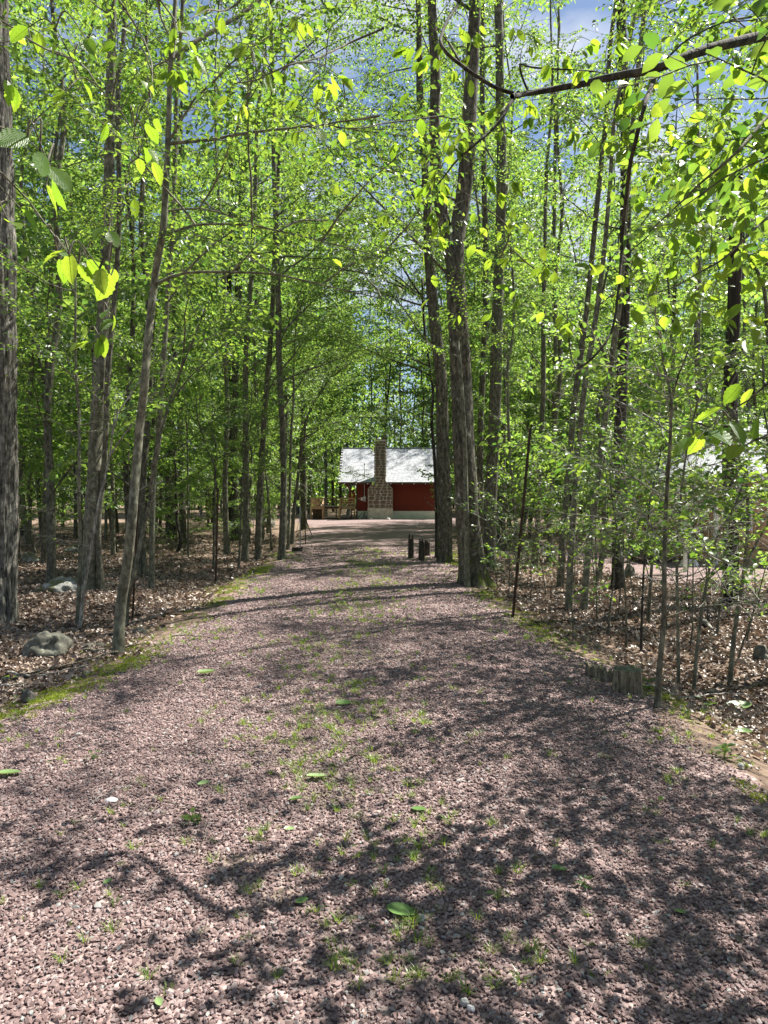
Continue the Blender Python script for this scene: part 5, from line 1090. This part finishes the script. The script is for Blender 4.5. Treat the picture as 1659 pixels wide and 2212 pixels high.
for k in range(3): box_obj('plank', Vector((0, -.2, .06 + k * .13)), (.62, .03, .12), M['deck_wood'], o); box_obj('plank', Vector((0, .2, .06 + k * .13)), (.62, .03, .12), M['deck_wood'], o)
for sx_ in (-1, 1): box_obj('end_panel', Vector((sx_ * .3, 0, .2)), (.03, .37, .4), M['deck_wood'], o)
box_obj('soil', Vector((0, 0, .3)), (.57, .37, .04), M['soil'], o)
rock('pale stone on the ground at the foot of the concrete chimney base', (1461 / 1.8228, 2046 / 1.8228 + .3), 7, 3.5, 'rock_white', 31.0, sharp=.2)
rock('second pale stone right of the first below the chimney base', (1530 / 1.8228, 2046 / 1.8228 + .5), 8, 4, 'rock_white', 32.0, sharp=.2)

# ------------------------------------------------------------------ tan house at the right edge
HX, HY = 9.15, 19.6
hs = empty('tan_house', (HX, HY, gz(HX, HY)), 'tan walled house with grey hip roof partly hidden at the right edge', 'house')
def hb(name, x, y, z_, d, mat, rot=None, parent=hs, bev=0): return box_obj(name, Vector((x, y, z_)), d, M[mat], parent, rot, bev)
hb('wall', 4, 3.0, 1.25, (8, 6, 2.5), 'tan_wall')
for k in range(26): hb('siding_panel', .15 + k * .305, -.012, 1.25, (.296, .03, 2.5), 'tan_wall')
w1_ = hb('window', .72, -.04, 1.55, (.52, .06, 1.15), 'white_paint'); hb('pane', 0, -.025, .27, (.40, .03, .46), 'glass', parent=w1_); hb('pane', 0, -.025, -.27, (.40, .03, .46), 'glass', parent=w1_)
hb('corner_board', -.01, -.03, 1.25, (.10, .09, 2.5), 'white_paint')
me = bpy.data.meshes.new('roof'); e0 = -.45
me.from_pydata([(e0, e0, 2.5), (8.4, e0, 2.5), (8.4, 6.4, 2.5), (e0, 6.4, 2.5), (2.9, 3, 4.35), (5.4, 3, 4.35), (e0, e0, 2.38), (8.4, e0, 2.38), (8.4, 6.4, 2.38), (e0, 6.4, 2.38)], [], [(0, 1, 5, 4), (1, 2, 5), (2, 3, 4, 5), (3, 0, 4), (0, 6, 7, 1), (1, 7, 8, 2), (2, 8, 9, 3), (3, 9, 6, 0), (6, 9, 8, 7)])
rf2 = link('roof', me, M['shingle'], hs)
g = Geo(); V0 = np.array([e0, e0, 2.5]); up_ = np.array([0, 3 - e0, 1.85]); Lr = np.linalg.norm(up_); nrow = 18; r_ = np.random.default_rng(8); an = math.atan2(1.85, 3 - e0)
for i in range(nrow):
    t = (i + .5) / nrow; xa = e0 + (2.9 - e0) * t; xb = 8.4 - 3.0 * t; x = xa + .02
    while x < xb - .06:
        wd = min(r_.uniform(.22, .34), xb - x); c_ = V0 + up_ * t; g.box((x + wd / 2, c_[1], c_[2] + .016 + .004 * r_.random()), (wd - .012, Lr / nrow * 1.03, .014), 0, (an - .04, 0, 0)); x += wd
s_ = link('shingles', g.mesh('shingles', False), M['shingle'], rf2); tag(s_, kind='stuff')
hb('fascia', 4, e0 - .02, 2.43, (8.9, .03, .16), 'white_paint')
# porch stair with dark rails on its left side
pr = empty('porch_stair', (HX - 1.2, HY + 1.2, gz(HX - 1.2, HY + 1.2)), 'dark wooden porch steps with railing at the left side of the tan house', 'stairs')
for k in range(4): box_obj('step', Vector((-.45 + k * .27, 0, .12 + k * .17)), (.30, 1.0, .05), M['brown_trim'], pr)
box_obj('landing', Vector((.85, 0, .68)), (.65, 1.0, .06), M['brown_trim'], pr)
for y in (-.5, .5):
    box_obj('handrail', Vector((-.02, y, 1.18)), (1.35, .07, .07), M['brown_trim'], pr, (0, -.56, 0)); box_obj('handrail', Vector((.85, y, 1.52)), (.65, .07, .07), M['brown_trim'], pr)
    for k in range(9): box_obj('baluster', Vector((-.5 + k * .2, y, .52 + min(k, 6) * .115)), (.035, .035, 1.0), M['brown_trim'], pr)
# white slanted frame
p = hit(1480, 1224); Yf = 17.5; B = at(1480, 1222, Yf); B.z = gz(B.x, B.y)
fr = empty('slatted_frame', B, 'white post carrying slanting parallel white bars near the tan house', 'frame')
box_obj('post', Vector((0, 0, .75)), (.07, .07, 1.5), M['white_paint'], fr)
for k in range(4):
    c = at(1510 + k * 8, 1050 + k * 17, Yf) - B; box_obj('slat', c, (1.25, .05, .06), M['white_paint'], fr, (0, -.62, 0))
    if k < 2: c = at(1455 + k * 6, 1065 + k * 22, Yf) - B; box_obj('slat', c, (.7, .05, .06), M['white_paint'], fr, (0, .6, 0))
c = at(1500, 1075, Yf) - B; box_obj('crossbar', c, (.06, .05, 1.0), M['white_paint'], fr)
print('objects', len(S.objects), 'tris', sum(len(m.polygons) * 2 for m in bpy.data.meshes))
